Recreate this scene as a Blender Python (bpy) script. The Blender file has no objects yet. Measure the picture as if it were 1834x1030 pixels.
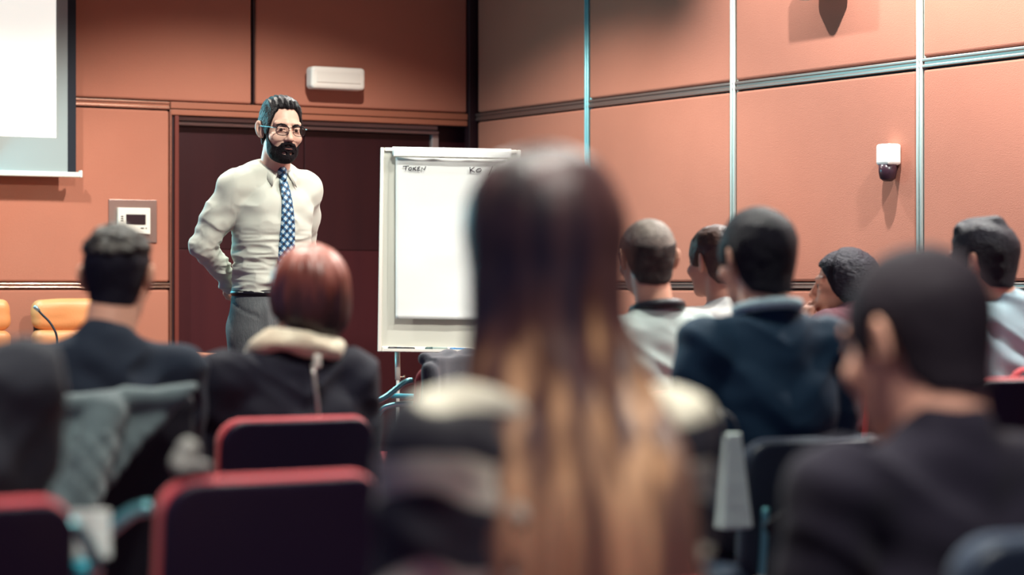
import bpy, bmesh, math, random
import numpy as np
from mathutils import Vector, Matrix, Euler

# ------------------------------------------------------------------ camera, world, lights, exposure
S = bpy.context.scene
COL = S.collection
F_PX, CX, HZ, CAM_H = 4330.0, 917.0, 511.0, 1.10
ANG = math.radians(30.4)                      # the room is turned this much to the camera axis
KX, KY = -0.21, 13.8                          # far corner of the room
UX, UY = math.cos(ANG), math.sin(ANG)         # along the back wall
WX, WY = -math.sin(ANG), math.cos(ANG)        # the way the audience faces
CEIL = 3.4

def RW(x, y, z=0.0):                          # room frame -> world
    return Vector((KX + x*UX + y*WX, KY + x*UY + y*WY, z))

def at(px, py, D):
    return Vector(((px-CX)/F_PX*D, D, CAM_H - (py-HZ)/F_PX*D))

cam_d = bpy.data.cameras.new('camera')
cam = bpy.data.objects.new('camera', cam_d); COL.objects.link(cam)
cam.location = (0, 0, CAM_H); cam.rotation_euler = (math.pi/2, 0, 0)
cam_d.lens = 85.0; cam_d.sensor_width = 36.0
cam_d.lens = F_PX/1834*36
cam_d.shift_y = -4/1834
cam_d.clip_start = 0.05
cam_d.dof.use_dof = True
cam_d.dof.focus_distance = 10.35
cam_d.dof.aperture_fstop = 2.1
S.camera = cam

S.view_settings.view_transform = 'Standard'
S.view_settings.look = 'None'
S.view_settings.exposure = 0.0
S.view_settings.gamma = 1.0
S.view_settings.use_curve_mapping = False

world = bpy.data.worlds.new('world'); S.world = world
world.use_nodes = True
bgn = world.node_tree.nodes['Background']
bgn.inputs[0].default_value = (0.36, 0.35, 0.74, 1)
bgn.inputs[1].default_value = 0.42

def lamp(kind, name, loc, target, power, color=(1, 1, 1), size=0.3, cone=100, blend=0.5, spread=None):
    d = bpy.data.lights.new(name, kind); d.energy = power; d.color = color
    if kind == 'AREA':
        d.shape = 'DISK'; d.size = size
        if spread: d.spread = math.radians(spread)
    elif kind == 'SPOT':
        d.spot_size = math.radians(cone); d.spot_blend = blend; d.shadow_soft_size = size
    else:
        d.shadow_soft_size = size
    o = bpy.data.objects.new(name, d); COL.objects.link(o); o.location = loc
    o.rotation_euler = (Vector(target)-Vector(loc)).to_track_quat('-Z', 'Y').to_euler()
    return o

WARM = (1.0, 0.94, 0.86)
PINKISH = (1.0, 0.975, 0.95)
CREAM = (1.0, 1.0, 0.90)
# downlights along the back wall
lamp('SPOT', 'downlight_back_wall', RW(-1.60, -1.85, 3.3), RW(-1.62, -1.60, 0), 285, WARM, 0.05, 128, 0.40)
lamp('SPOT', 'downlight_back_wall', RW(-3.60, -1.75, 3.3), RW(-3.60, -1.55, 0), 225, WARM, 0.05, 124, 0.45)
# downlights along the right wall
YSP = -3.35                                   # where the right-hand wall speaker hangs
for dy, pw, tilt, cone in ((0.78, 125, -1.1, 118), (-0.78, 285, 0, 140), (-2.25, 330, 0, 140), (-3.75, 330, 0, 140)):
    lamp('SPOT', 'downlight_right_wall', RW(-0.70, YSP+dy, 3.3), RW(-0.60, YSP+dy+tilt, 0), pw, PINKISH, 0.03, cone, 0.7)
# downlights over the speaker and the audience
lamp('SPOT', 'downlight_stage', (0.05, 8.0, 3.3), (-0.85, 10.0, 1.4), 385, CREAM, 0.10, 62, 0.7)
lamp('SPOT', 'downlight_stage', (0.0, 9.8, 3.3), (-0.30, 11.4, 1.3), 110, CREAM, 0.10, 60, 0.7)
lamp('SPOT', 'downlight_audience', (-1.0, 6.9, 3.3), (-0.9, 5.6, 0.9), 300, CREAM, 0.12, 90, 0.8)
lamp('SPOT', 'downlight_audience', (0.9, 7.0, 3.3), (0.75, 5.8, 0.9), 330, CREAM, 0.12, 95, 0.8)
lamp('SPOT', 'downlight_audience', (-0.45, 3.7, 3.3), (-0.05, 3.0, 0.9), 230, CREAM, 0.12, 70, 0.8)
lamp('SPOT', 'downlight_audience', (0.25, 3.9, 3.3), (0.55, 3.2, 0.9), 230, CREAM, 0.12, 60, 0.8)
lamp('SPOT', 'downlight_audience', (0.95, 2.2, 3.3), (0.60, 3.2, 0.95), 170, CREAM, 0.12, 40, 0.9)
lamp('SPOT', 'downlight_audience', (1.7, 8.9, 3.3), (1.4, 7.6, 0.9), 260, CREAM, 0.12, 80, 0.8)
lamp('SPOT', 'downlight_audience', (0.35, 1.9, 3.3), (0.12, 3.0, 0.8), 240, WARM, 0.15, 50, 0.9)
lamp('SPOT', 'downlight_audience', (-0.65, 4.5, 3.3), (-0.75, 5.6, 0.9), 230, CREAM, 0.15, 62, 0.9)
lamp('SPOT', 'downlight_audience', (-0.95, 2.7, 3.3), (-0.95, 3.6, 0.9), 120, CREAM, 0.15, 60, 0.9)
lamp('SPOT', 'downlight_audience', (0.85, 5.0, 3.3), (0.75, 5.9, 0.9), 120, CREAM, 0.15, 70, 0.9)
# added unseen cyan lamp, strengthens the picture's spill from the left
lamp('AREA', 'added_cyan_rim', RW(-3.4, -0.35, 1.9), (-0.95, 10.0, 1.3), 55, (0.10, 0.80, 1.0), 1.1)

# ------------------------------------------------------------------ helpers: colours and materials
def lin(c):
    if isinstance(c, str):
        c = [int(c[i:i+2], 16)/255 for i in (0, 2, 4)]
    return tuple(((v/12.92) if v <= 0.04045 else ((v+0.055)/1.055)**2.4) for v in c)

MATS = {}
def mat(name, col, rough=0.6, metal=0.0, bump=None, var=None, sheen=0.0, spec=0.4, emit=None, alpha=None, stretch=None, trans=0.0):
    """bump=(scale,strength); var=(scale, second colour, contrast); stretch=(x,y,z) scale of the texture space"""
    if name in MATS: return MATS[name]
    m = bpy.data.materials.new(name); m.use_nodes = True; nt = m.node_tree
    b = nt.nodes['Principled BSDF']
    b.inputs['Base Color'].default_value = (*lin(col), 1)
    b.inputs['Roughness'].default_value = rough
    b.inputs['Metallic'].default_value = metal
    b.inputs['Specular IOR Level'].default_value = spec
    b.inputs['Transmission Weight'].default_value = trans
    if sheen: b.inputs['Sheen Weight'].default_value = sheen
    if emit:
        b.inputs['Emission Color'].default_value = (*emit[0], 1); b.inputs['Emission Strength'].default_value = emit[1]
    if alpha is not None: b.inputs['Alpha'].default_value = alpha
    tc = nt.nodes.new('ShaderNodeTexCoord'); mp = nt.nodes.new('ShaderNodeMapping')
    nt.links.new(tc.outputs['Object'], mp.inputs[0])
    if stretch: mp.inputs['Scale'].default_value = stretch
    if var:
        n = nt.nodes.new('ShaderNodeTexNoise'); n.inputs['Scale'].default_value = var[0]; n.inputs['Detail'].default_value = 5
        nt.links.new(mp.outputs[0], n.inputs['Vector'])
        r = nt.nodes.new('ShaderNodeValToRGB')
        w = var[2] if len(var) > 2 else 0.2
        r.color_ramp.elements[0].position = 0.5-w; r.color_ramp.elements[1].position = 0.5+w
        r.color_ramp.elements[0].color = (*lin(col), 1); r.color_ramp.elements[1].color = (*lin(var[1]), 1)
        nt.links.new(n.outputs[0], r.inputs[0]); nt.links.new(r.outputs[0], b.inputs['Base Color'])
    if bump:
        n2 = nt.nodes.new('ShaderNodeTexNoise'); n2.inputs['Scale'].default_value = bump[0]; n2.inputs['Detail'].default_value = 4
        nt.links.new(mp.outputs[0], n2.inputs['Vector'])
        bp = nt.nodes.new('ShaderNodeBump'); bp.inputs['Strength'].default_value = bump[1]; bp.inputs['Distance'].default_value = 0.01
        nt.links.new(n2.outputs[0], bp.inputs['Height']); nt.links.new(bp.outputs[0], b.inputs['Normal'])
    MATS[name] = m
    return m

def ramp_mat(name, stops, axis_z0, axis_z1, streak, rough=0.5, spec=0.4, streak_amt=0.5, sscale=(30, 30, 1.2), dark=None):
    """colour running along object z, broken up by long streaks (dyed hair, or top light painted on hair)"""
    m = bpy.data.materials.new(name); m.use_nodes = True; nt = m.node_tree; b = nt.nodes['Principled BSDF']
    b.inputs['Roughness'].default_value = rough; b.inputs['Specular IOR Level'].default_value = spec
    tc = nt.nodes.new('ShaderNodeTexCoord'); sp = nt.nodes.new('ShaderNodeSeparateXYZ'); nt.links.new(tc.outputs['Object'], sp.inputs[0])
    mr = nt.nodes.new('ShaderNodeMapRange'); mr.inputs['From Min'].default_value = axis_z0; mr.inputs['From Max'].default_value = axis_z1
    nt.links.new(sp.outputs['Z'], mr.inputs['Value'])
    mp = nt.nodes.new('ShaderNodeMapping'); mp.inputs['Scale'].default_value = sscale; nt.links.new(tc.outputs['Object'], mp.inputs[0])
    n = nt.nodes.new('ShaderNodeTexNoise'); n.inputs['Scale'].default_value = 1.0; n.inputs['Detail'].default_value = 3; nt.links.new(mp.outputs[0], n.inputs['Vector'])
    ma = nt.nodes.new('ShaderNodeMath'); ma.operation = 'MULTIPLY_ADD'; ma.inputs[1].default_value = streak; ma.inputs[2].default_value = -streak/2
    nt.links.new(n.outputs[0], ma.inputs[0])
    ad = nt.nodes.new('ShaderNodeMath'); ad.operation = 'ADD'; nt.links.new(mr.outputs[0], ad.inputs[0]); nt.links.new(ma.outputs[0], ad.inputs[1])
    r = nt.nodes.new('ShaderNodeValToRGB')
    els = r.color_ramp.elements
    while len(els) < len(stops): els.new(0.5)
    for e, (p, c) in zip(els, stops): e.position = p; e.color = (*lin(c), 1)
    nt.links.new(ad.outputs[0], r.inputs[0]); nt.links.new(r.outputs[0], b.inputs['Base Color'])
    if dark:
        mp3 = nt.nodes.new('ShaderNodeMapping'); mp3.inputs['Scale'].default_value = tuple(v*0.8 for v in sscale); mp3.inputs['Location'].default_value = (3.3, 1.7, 0.4); nt.links.new(tc.outputs['Object'], mp3.inputs[0])
        n3 = nt.nodes.new('ShaderNodeTexNoise'); n3.inputs['Scale'].default_value = 1.0; n3.inputs['Detail'].default_value = 2; nt.links.new(mp3.outputs[0], n3.inputs['Vector'])
        r3 = nt.nodes.new('ShaderNodeValToRGB'); r3.color_ramp.elements[0].position = 0.42; r3.color_ramp.elements[1].position = 0.54
        r3.color_ramp.elements[0].color = (0, 0, 0, 1); r3.color_ramp.elements[1].color = (0.85, 0.85, 0.85, 1); nt.links.new(n3.outputs[0], r3.inputs[0])
        mx = nt.nodes.new('ShaderNodeMix'); mx.data_type = 'RGBA'; nt.links.new(r3.outputs[0], mx.inputs[0]); nt.links.new(r.outputs[0], mx.inputs[6]); mx.inputs[7].default_value = (*lin(dark), 1)
        nt.links.new(mx.outputs[2], b.inputs['Base Color'])
    mp2 = nt.nodes.new('ShaderNodeMapping'); mp2.inputs['Scale'].default_value = tuple(v*4 for v in sscale); nt.links.new(tc.outputs['Object'], mp2.inputs[0])
    n2 = nt.nodes.new('ShaderNodeTexNoise'); n2.inputs['Scale'].default_value = 1.0; nt.links.new(mp2.outputs[0], n2.inputs['Vector'])
    bp = nt.nodes.new('ShaderNodeBump'); bp.inputs['Strength'].default_value = streak_amt; bp.inputs['Distance'].default_value = 0.004
    nt.links.new(n2.outputs[0], bp.inputs['Height']); nt.links.new(bp.outputs[0], b.inputs['Normal'])
    return m

# ------------------------------------------------------------------ helpers: objects
def tag(o, label=None, cat=None, group=None, kind=None):
    if label: o['label'] = label
    if cat: o['category'] = cat
    if group: o['group'] = group
    if kind: o['kind'] = kind
    return o

def empty(name, loc=(0, 0, 0), rz=0.0):
    o = bpy.data.objects.new(name, None); COL.objects.link(o)
    o.empty_display_size = 0.1; o.location = loc; o.rotation_euler = (0, 0, rz)
    return o

def link(name, me, m=None, parent=None, loc=None, rz=None, M=None):
    o = bpy.data.objects.new(name, me); COL.objects.link(o)
    if m is not None and len(me.materials) == 0: me.materials.append(m)
    if parent: o.parent = parent
    if M is not None: o.matrix_local = M
    if loc is not None: o.location = loc
    if rz is not None: o.rotation_euler = (0, 0, rz)
    return o

def children(o): return [c for c in bpy.data.objects if c.parent == o]
def copy_tree(o, parent=None):
    c = o.copy(); COL.objects.link(c); c.parent = parent
    for ch in children(o): copy_tree(ch, c)
    return c

class MB:
    """collects primitive shapes into one mesh"""
    def __init__(s): s.bm = bmesh.new()
    def box(s, lo, hi, bev=0.0, seg=2, M=None):
        b = bmesh.new()
        bmesh.ops.create_cube(b, size=1.0)
        c = [(lo[i]+hi[i])/2 for i in range(3)]; d = [abs(hi[i]-lo[i]) for i in range(3)]
        for v in b.verts: v.co = Vector((c[0]+v.co.x*d[0], c[1]+v.co.y*d[1], c[2]+v.co.z*d[2]))
        if bev: bmesh.ops.bevel(b, geom=b.edges[:], offset=min(bev, min(d)*0.45), segments=seg, affect='EDGES', profile=0.5)
        if M is not None: bmesh.ops.transform(b, matrix=M, verts=b.verts)
        s._take(b); return s
    def tube(s, pts, r, n=10, closed=False):
        pts = [Vector(p) for p in pts]
        rs = r if isinstance(r, (list, tuple)) else [r]*len(pts)
        b = s.bm; rings = []
        N = len(pts); up = None
        for i, p in enumerate(pts):
            t = (pts[(i+1) % N]-pts[i-1]) if closed else (pts[min(i+1, N-1)]-pts[max(i-1, 0)])
            t.normalize()
            if up is None:
                up = Vector((0, 0, 1)) if abs(t.z) < 0.9 else Vector((1, 0, 0))
            x = t.cross(up); x.normalize(); y = x.cross(t); up = y
            rings.append([b.verts.new(p + (x*math.cos(2*math.pi*k/n)+y*math.sin(2*math.pi*k/n))*rs[i]) for k in range(n)])
        for i in range(N if closed else N-1):
            A, B = rings[i], rings[(i+1) % N]
            for k in range(n):
                b.faces.new((A[k], A[(k+1) % n], B[(k+1) % n], B[k]))
        if not closed:
            b.faces.new(rings[0][::-1]); b.faces.new(rings[-1])
        return s
    def lathe(s, prof, n=20, M=None):
        b = bmesh.new(); rings = []
        for r, z in prof: rings.append([b.verts.new((r*math.cos(2*math.pi*k/n), r*math.sin(2*math.pi*k/n), z)) for k in range(n)])
        for i in range(len(prof)-1):
            for k in range(n): b.faces.new((rings[i][k], rings[i][(k+1) % n], rings[i+1][(k+1) % n], rings[i+1][k]))
        b.faces.new(rings[0][::-1]); b.faces.new(rings[-1])
        if M is not None: bmesh.ops.transform(b, matrix=M, verts=b.verts)
        s._take(b); return s
    def _take(s, b):
        me = bpy.data.meshes.new('t'); b.to_mesh(me); b.free(); s.bm.from_mesh(me); bpy.data.meshes.remove(me)
    def mesh(s, name, m=None, smooth=False):
        bmesh.ops.recalc_face_normals(s.bm, faces=s.bm.faces[:])
        me = bpy.data.meshes.new(name); s.bm.to_mesh(me); s.bm.free()
        if m is not None: me.materials.append(m)
        if smooth: me.polygons.foreach_set('use_smooth', [True]*len(me.polygons))
        return me

def spline(pts, n=8):
    """Catmull-Rom through points"""
    P = [Vector(p) for p in pts]; out = []
    for i in range(len(P)-1):
        a, b, c, d = P[max(i-1, 0)], P[i], P[i+1], P[min(i+2, len(P)-1)]
        for k in range(n):
            t = k/n
            out.append(0.5*((2*b)+(c-a)*t+(2*a-5*b+4*c-d)*t*t+(3*b-a-3*c+d)*t**3))
    out.append(P[-1]); return out

# ------------------------------------------------------------------ helpers: implicit surfaces (bodies, clothes, cushions)
def vnoise(p, seed=0):
    p = np.asarray(p, dtype=np.float64) + 100.0
    i = np.floor(p).astype(np.int64); f = p-i; f = f*f*(3-2*f)
    def h(a, b, c):
        n = (a*73856093) ^ (b*19349663) ^ (c*83492791) ^ (seed*2654435761 & 0x7fffffff)
        n = (n*1103515245+12345) & 0x7fffffff; n = (n ^ (n >> 13))*1274126177 & 0x7fffffff
        return (n % 65536)/65535.0
    r = 0
    for dx in (0, 1):
        for dy in (0, 1):
            for dz in (0, 1):
                w = (f[..., 0] if dx else 1-f[..., 0])*(f[..., 1] if dy else 1-f[..., 1])*(f[..., 2] if dz else 1-f[..., 2])
                r = r + w*h(i[..., 0]+dx, i[..., 1]+dy, i[..., 2]+dz)
    return r*2-1

def V3(p): return np.array(p, dtype=np.float64)

def cap(a, b, ra, rb=None, sc=(1, 1, 1)):
    a, b = V3(a), V3(b); rb = ra if rb is None else rb; ba = b-a; bb = max(float(ba@ba), 1e-9)
    def fn(X, Y, Z):
        x, y, z = X-a[0], Y-a[1], Z-a[2]
        h = np.clip((x*ba[0]+y*ba[1]+z*ba[2])/bb, 0, 1)
        r = ra+(rb-ra)*h
        return np.sqrt((x-ba[0]*h)**2+(y-ba[1]*h)**2+(z-ba[2]*h)**2)-r
    R = max(ra, rb)
    return fn, np.minimum(a, b)-R, np.maximum(a, b)+R

def ell(c, r):
    c, r = V3(c), V3(r)
    def fn(X, Y, Z):
        x, y, z = X-c[0], Y-c[1], Z-c[2]
        k0 = np.sqrt((x/r[0])**2+(y/r[1])**2+(z/r[2])**2)
        k1 = np.sqrt((x/r[0]**2)**2+(y/r[1]**2)**2+(z/r[2]**2)**2)
        return k0*(k0-1)/np.maximum(k1, 1e-6)
    return fn, c-r, c+r

def rbox(c, hf, r):
    c, hf = V3(c), V3(hf)
    def fn(X, Y, Z):
        x, y, z = np.abs(X-c[0])-hf[0]+r, np.abs(Y-c[1])-hf[1]+r, np.abs(Z-c[2])-hf[2]+r
        return np.sqrt(np.maximum(x, 0)**2+np.maximum(y, 0)**2+np.maximum(z, 0)**2)+np.minimum(np.maximum(x, np.maximum(y, z)), 0)-r
    return fn, c-hf, c+hf

def loft(keys, n=2.3, rnd=0.03):
    """stack of super-ellipses: (z, cx, cy, half width, half depth)"""
    K = V3(sorted(keys)); zz = np.linspace(K[0, 0], K[-1, 0], 60)
    cols = []
    for c in range(1, 5):
        t = np.gradient(K[:, c], K[:, 0]) if len(K) > 2 else np.full(len(K), (K[-1, c]-K[0, c])/(K[-1, 0]-K[0, 0]))
        i = np.clip(np.searchsorted(K[:, 0], zz)-1, 0, len(K)-2); h = K[i+1, 0]-K[i, 0]; s = (zz-K[i, 0])/h
        cols.append((2*s**3-3*s**2+1)*K[i, c]+(s**3-2*s**2+s)*h*t[i]+(-2*s**3+3*s**2)*K[i+1, c]+(s**3-s**2)*h*t[i+1])
    z0, z1 = K[0, 0], K[-1, 0]
    def fn(X, Y, Z):
        z = np.broadcast_to(Z, np.broadcast(X, Y, Z).shape) if Z.size > 1 and Z.ndim and X.shape == Y.shape else Z
        cx, cy, a, b = [np.interp(np.clip(z, z0, z1).ravel(), zz, c).reshape(np.shape(z)) for c in cols]
        q = ((np.abs(X-cx)/a)**n+(np.abs(Y-cy)/b)**n)**(1/n)
        d = (q-1)*np.minimum(a, b)
        e = np.maximum(Z-z1, z0-Z)
        k = rnd; hh = np.clip(0.5-0.5*(d-e)/k, 0, 1)
        return d*(1-hh)+e*hh+k*hh*(1-hh)
    m = max(np.max(np.abs(cols[0])+cols[2]), 0); my = max(np.max(np.abs(cols[1])+cols[3]), 0)
    return fn, V3((-m, -my, z0)), V3((m, my, z1))

def xf(prim, M, s=1.0):
    fn, lo, hi = prim
    R = np.array(M.to_3x3())/s; t = np.array(M.translation)     # M already holds the scale s
    def g(X, Y, Z):
        x, y, z = X-t[0], Y-t[1], Z-t[2]
        lx = (R[0, 0]*x+R[1, 0]*y+R[2, 0]*z)/s; ly = (R[0, 1]*x+R[1, 1]*y+R[2, 1]*z)/s; lz = (R[0, 2]*x+R[1, 2]*y+R[2, 2]*z)/s
        return fn(lx, ly, lz)*s
    cs = np.array([[(lo, hi)[i][0], (lo, hi)[j][1], (lo, hi)[k][2]] for i in (0, 1) for j in (0, 1) for k in (0, 1)])*s @ R.T + t
    return g, cs.min(0), cs.max(0)

def Msc(M, s):
    return M @ Matrix.Scale(s, 4)

class Field:
    def __init__(s, lo, hi, h, fine=()):
        s.h = h; ax = []
        for i in range(3):
            p = lo[i]; out = [p]
            while p < hi[i]:
                st = h
                for fl, fh, hf in fine:
                    if fl[i] <= p <= fh[i]: st = min(st, hf)
                for fl, fh, hf in fine:                          # do not step over the start of a fine range
                    if p < fl[i] < p+st: st = max(fl[i]-p, hf)
                p += st; out.append(p)
            ax.append(np.array(out, dtype=np.float32))
        s.ax = ax
        s.F = np.full([len(a) for a in ax], 10.0, dtype=np.float32)
    def _sl(s, lo, hi):
        r = []
        for i in range(3):
            a = max(int(np.searchsorted(s.ax[i], lo[i]))-1, 0); b = min(int(np.searchsorted(s.ax[i], hi[i]))+1, len(s.ax[i]))
            if b <= a: return None
            r.append(slice(a, b))
        return tuple(r)
    def add(s, prim, k=0.015, op='u'):
        fn, lo, hi = prim; pad = k+2.5*s.h
        sl = s._sl(lo-pad, hi+pad)
        if sl is None: return s
        X = s.ax[0][sl[0]][:, None, None]; Y = s.ax[1][sl[1]][None, :, None]; Z = s.ax[2][sl[2]][None, None, :]
        d = fn(X, Y, Z).astype(np.float32); f = s.F[sl]
        if op == 'u':
            h = np.clip(0.5+0.5*(f-d)/k, 0, 1); s.F[sl] = f*(1-h)+d*h-k*h*(1-h)
        else:
            d = -d; h = np.clip(0.5-0.5*(f-d)/k, 0, 1); s.F[sl] = f*(1-h)+d*h+k*h*(1-h)
        return s
    def grid(s):
        return s.ax[0][:, None, None], s.ax[1][None, :, None], s.ax[2][None, None, :]
    def cut(s, arr, k=0.008):                                    # keep where arr < 0
        f = s.F; d = np.broadcast_to(arr, f.shape).astype(np.float32)
        h = np.clip(0.5-0.5*(f-d)/k, 0, 1); s.F = f*(1-h)+d*h+k*h*(1-h)
        return s
    def mesh(s, name, m=None, disp=None, smooth=0):
        F = s.F.copy()
        for i in range(3):                                       # close at the border
            for e in (0, -1):
                ix = [slice(None)]*3; ix[i] = e; F[tuple(ix)] = np.maximum(F[tuple(ix)], 1e-3)
        sg = F < 0
        n = F.shape
        cnt = np.zeros([d-1 for d in n], dtype=np.int8)
        for dx in (0, 1):
            for dy in (0, 1):
                for dz in (0, 1): cnt += sg[dx:n[0]-1+dx, dy:n[1]-1+dy, dz:n[2]-1+dz]
        mixed = (cnt > 0) & (cnt < 8)
        I, J, K = np.nonzero(mixed)
        idx = np.full(mixed.shape, -1, dtype=np.int64); idx[I, J, K] = np.arange(len(I))
        acc = np.zeros((len(I), 3)); num = np.zeros(len(I))
        cor = [(a, b, c) for a in (0, 1) for b in (0, 1) for c in (0, 1)]
        for a in cor:
            for ax_ in range(3):
                if a[ax_] == 0:
                    b = list(a); b[ax_] = 1
                    fa = F[I+a[0], J+a[1], K+a[2]]; fb = F[I+b[0], J+b[1], K+b[2]]
                    cr = (fa < 0) != (fb < 0)
                    t = np.where(cr, fa/np.where(cr, fa-fb, 1), 0)
                    p = np.array(a, dtype=float)[None, :].repeat(len(I), 0); p[:, ax_] += t
                    acc += p*cr[:, None]; num += cr
        p = acc/num[:, None]+np.stack([I, J, K], 1)
        co = np.stack([np.interp(p[:, i], np.arange(n[i]), s.ax[i]) for i in range(3)], 1)
        quads = []
        for ax_ in range(3):
            o1, o2 = [(1, 2), (2, 0), (0, 1)][ax_]
            ix0 = [slice(None)]*3; ix1 = [slice(None)]*3
            ix0[ax_] = slice(0, n[ax_]-1); ix1[ax_] = slice(1, n[ax_])
            for o in (o1, o2): ix0[o] = slice(1, n[o]-1); ix1[o] = slice(1, n[o]-1)
            a, b = sg[tuple(ix0)], sg[tuple(ix1)]
            E = np.argwhere(a != b); flip = b[tuple(E.T)]
            for o in (o1, o2): E[:, o] += 1
            def cell(d1, d2):
                c = E.copy(); c[:, o1] -= d1; c[:, o2] -= d2
                return idx[c[:, 0], c[:, 1], c[:, 2]]
            q = np.stack([cell(1, 1), cell(0, 1), cell(0, 0), cell(1, 0)], 1)
            q[flip] = q[flip][:, ::-1]
            quads.append(q)
        Q = np.concatenate(quads)
        for _ in range(smooth):
            sm = np.zeros_like(co); c = np.zeros(len(co))
            for u, v in ((0, 1), (1, 2), (2, 3), (3, 0)):
                np.add.at(sm, Q[:, u], co[Q[:, v]]); np.add.at(c, Q[:, u], 1)
            co = 0.5*co+0.5*sm/np.maximum(c, 1)[:, None]
        if disp is not None:
            fn = np.cross(co[Q[:, 2]]-co[Q[:, 0]], co[Q[:, 3]]-co[Q[:, 1]])
            vn = np.zeros_like(co)
            for u in range(4): np.add.at(vn, Q[:, u], fn)
            vn /= np.maximum(np.linalg.norm(vn, axis=1), 1e-12)[:, None]
            co = co+vn*disp(co, vn)[:, None]
        me = bpy.data.meshes.new(name)
        me.vertices.add(len(co)); me.vertices.foreach_set('co', co.astype(np.float32).ravel())
        me.loops.add(len(Q)*4); me.loops.foreach_set('vertex_index', Q.astype(np.int32).ravel())
        me.polygons.add(len(Q)); me.polygons.foreach_set('loop_start', np.arange(0, len(Q)*4, 4, dtype=np.int32))
        me.polygons.foreach_set('use_smooth', np.ones(len(Q), dtype=bool))
        me.update(calc_edges=True)
        if m is not None: me.materials.append(m)
        return me

# ------------------------------------------------------------------ materials
M_WALL = mat('wall_fabric', 'b97a64', 0.85, bump=(260, 0.25), var=(3.0, 'b2745f', 0.3), spec=0.2, sheen=0.1)
M_WALLBASE = mat('wall_base', '35201f', 0.7)
M_CHROME = mat('chrome_strip', 'b39382', 0.25, 1.0)
M_STRIP = mat('pale_reflection_strip', 'c8dbd4', 0.4, 0.35)  # paleness is a bright reflection painted into the base colour
M_STRIP1 = mat('teal_reflection_strip', '8fd6de', 0.35, 0.35)  # cyan reflection painted into the strip's base colour
M_DARKSTRIP = mat('dark_joint', '2a161c', 0.45)
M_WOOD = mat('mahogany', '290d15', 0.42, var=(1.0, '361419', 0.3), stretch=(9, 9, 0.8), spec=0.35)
M_WOOD2 = mat('mahogany_lit_lower', '3a131b', 0.42, var=(1.0, '471a1f', 0.3), stretch=(9, 9, 0.8), spec=0.35)  # redder lower panels: light below the door head painted into the wood
M_JAMB = mat('jamb_wood', '6e3229', 0.45)
M_DOORMETAL = mat('door_profile', 'b3a29e', 0.4, 0.3)
M_FLOOR = mat('carpet', '3a2a33', 0.95, bump=(300, 0.3), var=(60, '44303a'))
M_CEIL = mat('ceiling_paint', '6b5a58', 0.9)
M_WHITE = mat('white_plastic', 'e6e4d8', 0.45)
M_GREYFAB = mat('screen_margin', '98a3a2', 0.8)
M_BLACK = mat('black_border', '101824', 0.7)
M_STEEL = mat('brushed_steel', 'b09a92', 0.38, 0.9)
M_DISPLAY = mat('dark_display', '33262a', 0.2)
M_ORANGE = mat('orange_leather', 'e39a62', 0.42, bump=(120, 0.12), spec=0.5)
M_TABLE = mat('table_laminate', 'd68664', 0.4)
M_TABLEFRONT = mat('table_front', 'a3543c', 0.5)
M_RED = mat('red_upholstery', 'c6454c', 0.75, bump=(250, 0.25), sheen=0.25, spec=0.25)
M_NAVYCH = mat('navy_upholstery', '2c3a4e', 0.7, bump=(250, 0.25), sheen=0.2, spec=0.25)
M_SHELL = mat('maroon_shell', '1d1028', 0.45, spec=0.3)
M_SHELLN = mat('navy_shell', '232c3a', 0.45, spec=0.3)
M_CHAIRMETAL = mat('chair_chrome_cyan_reflection', '7cc4d0', 0.3, 0.8)  # cyan reflections put into the chrome's base colour
M_TEALPAD = mat('cyan_reflection_arm_pad', '1f9fb4', 0.35)  # cyan reflection on the lit pad tops, painted as colour
M_GRIP = mat('chair_arm_pad', '15141f', 0.5)
M_SKIN = mat('skin', 'd9a48c', 0.5, var=(14, 'd49a82', 0.3), spec=0.35)
M_SKIN2 = mat('skin_rosy', 'cf937d', 0.5, var=(14, 'c98a76', 0.3), spec=0.35)
M_HAIRDARK = mat('hair_dark', '131020', 0.55, bump=(14, 0.9), stretch=(14, 5, 14), spec=0.22)
M_DARKTEE = mat('navy_cotton', '222a38', 0.85, bump=(180, 0.15), sheen=0.04, spec=0.2)
M_TROUSER = mat('dark_trousers', '22202c', 0.85, spec=0.2)
M_SHOE = mat('shoe_leather', '17141c', 0.4)

# ------------------------------------------------------------------ the room
def onB(px, py, c=0.0):
    """pixel -> (x, z) in the room frame on the plane y = c parallel to the back wall"""
    r = (px-CX)/F_PX
    x = (r*(KY+c*WY)-(KX+c*WX))/(UX-r*UY)
    Y = KY+c*WY+x*UY
    return x, CAM_H-(py-HZ)/F_PX*Y
def onR(px, py, c=0.0):
    """pixel -> (y, z) on the plane x = c parallel to the right wall"""
    r = (px-CX)/F_PX
    y = (r*(KY+c*UY)-(KX+c*UX))/(WX-r*WY)
    Y = KY+c*UY+y*WY
    return y, CAM_H-(py-HZ)/F_PX*Y
def room(name, me, m=None, parent=None):
    if parent: return link(name, me, m, parent)
    return link(name, me, m, None, (KX, KY, 0), ANG)

ZU0 = onB(303, 197)[1]; ZU1 = onB(303, 183)[1]       # upper rail
ZL0, ZL1 = 1.084, 1.112                               # lower rail
XD0 = onB(310, 300)[0]                                # left side of the door recess
X450 = onB(450, 100)[0]
ZD = onB(450, 212)[1]
tag(room('floor', MB().box((-9.5, -15, -0.1), (0.15, 0.45, 0)).mesh('floor', M_FLOOR)), kind='structure')
tag(room('ceiling', MB().box((-9.5, -15, CEIL), (0.15, 0.45, CEIL+0.1)).mesh('ceiling', M_CEIL)), kind='structure')

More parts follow.
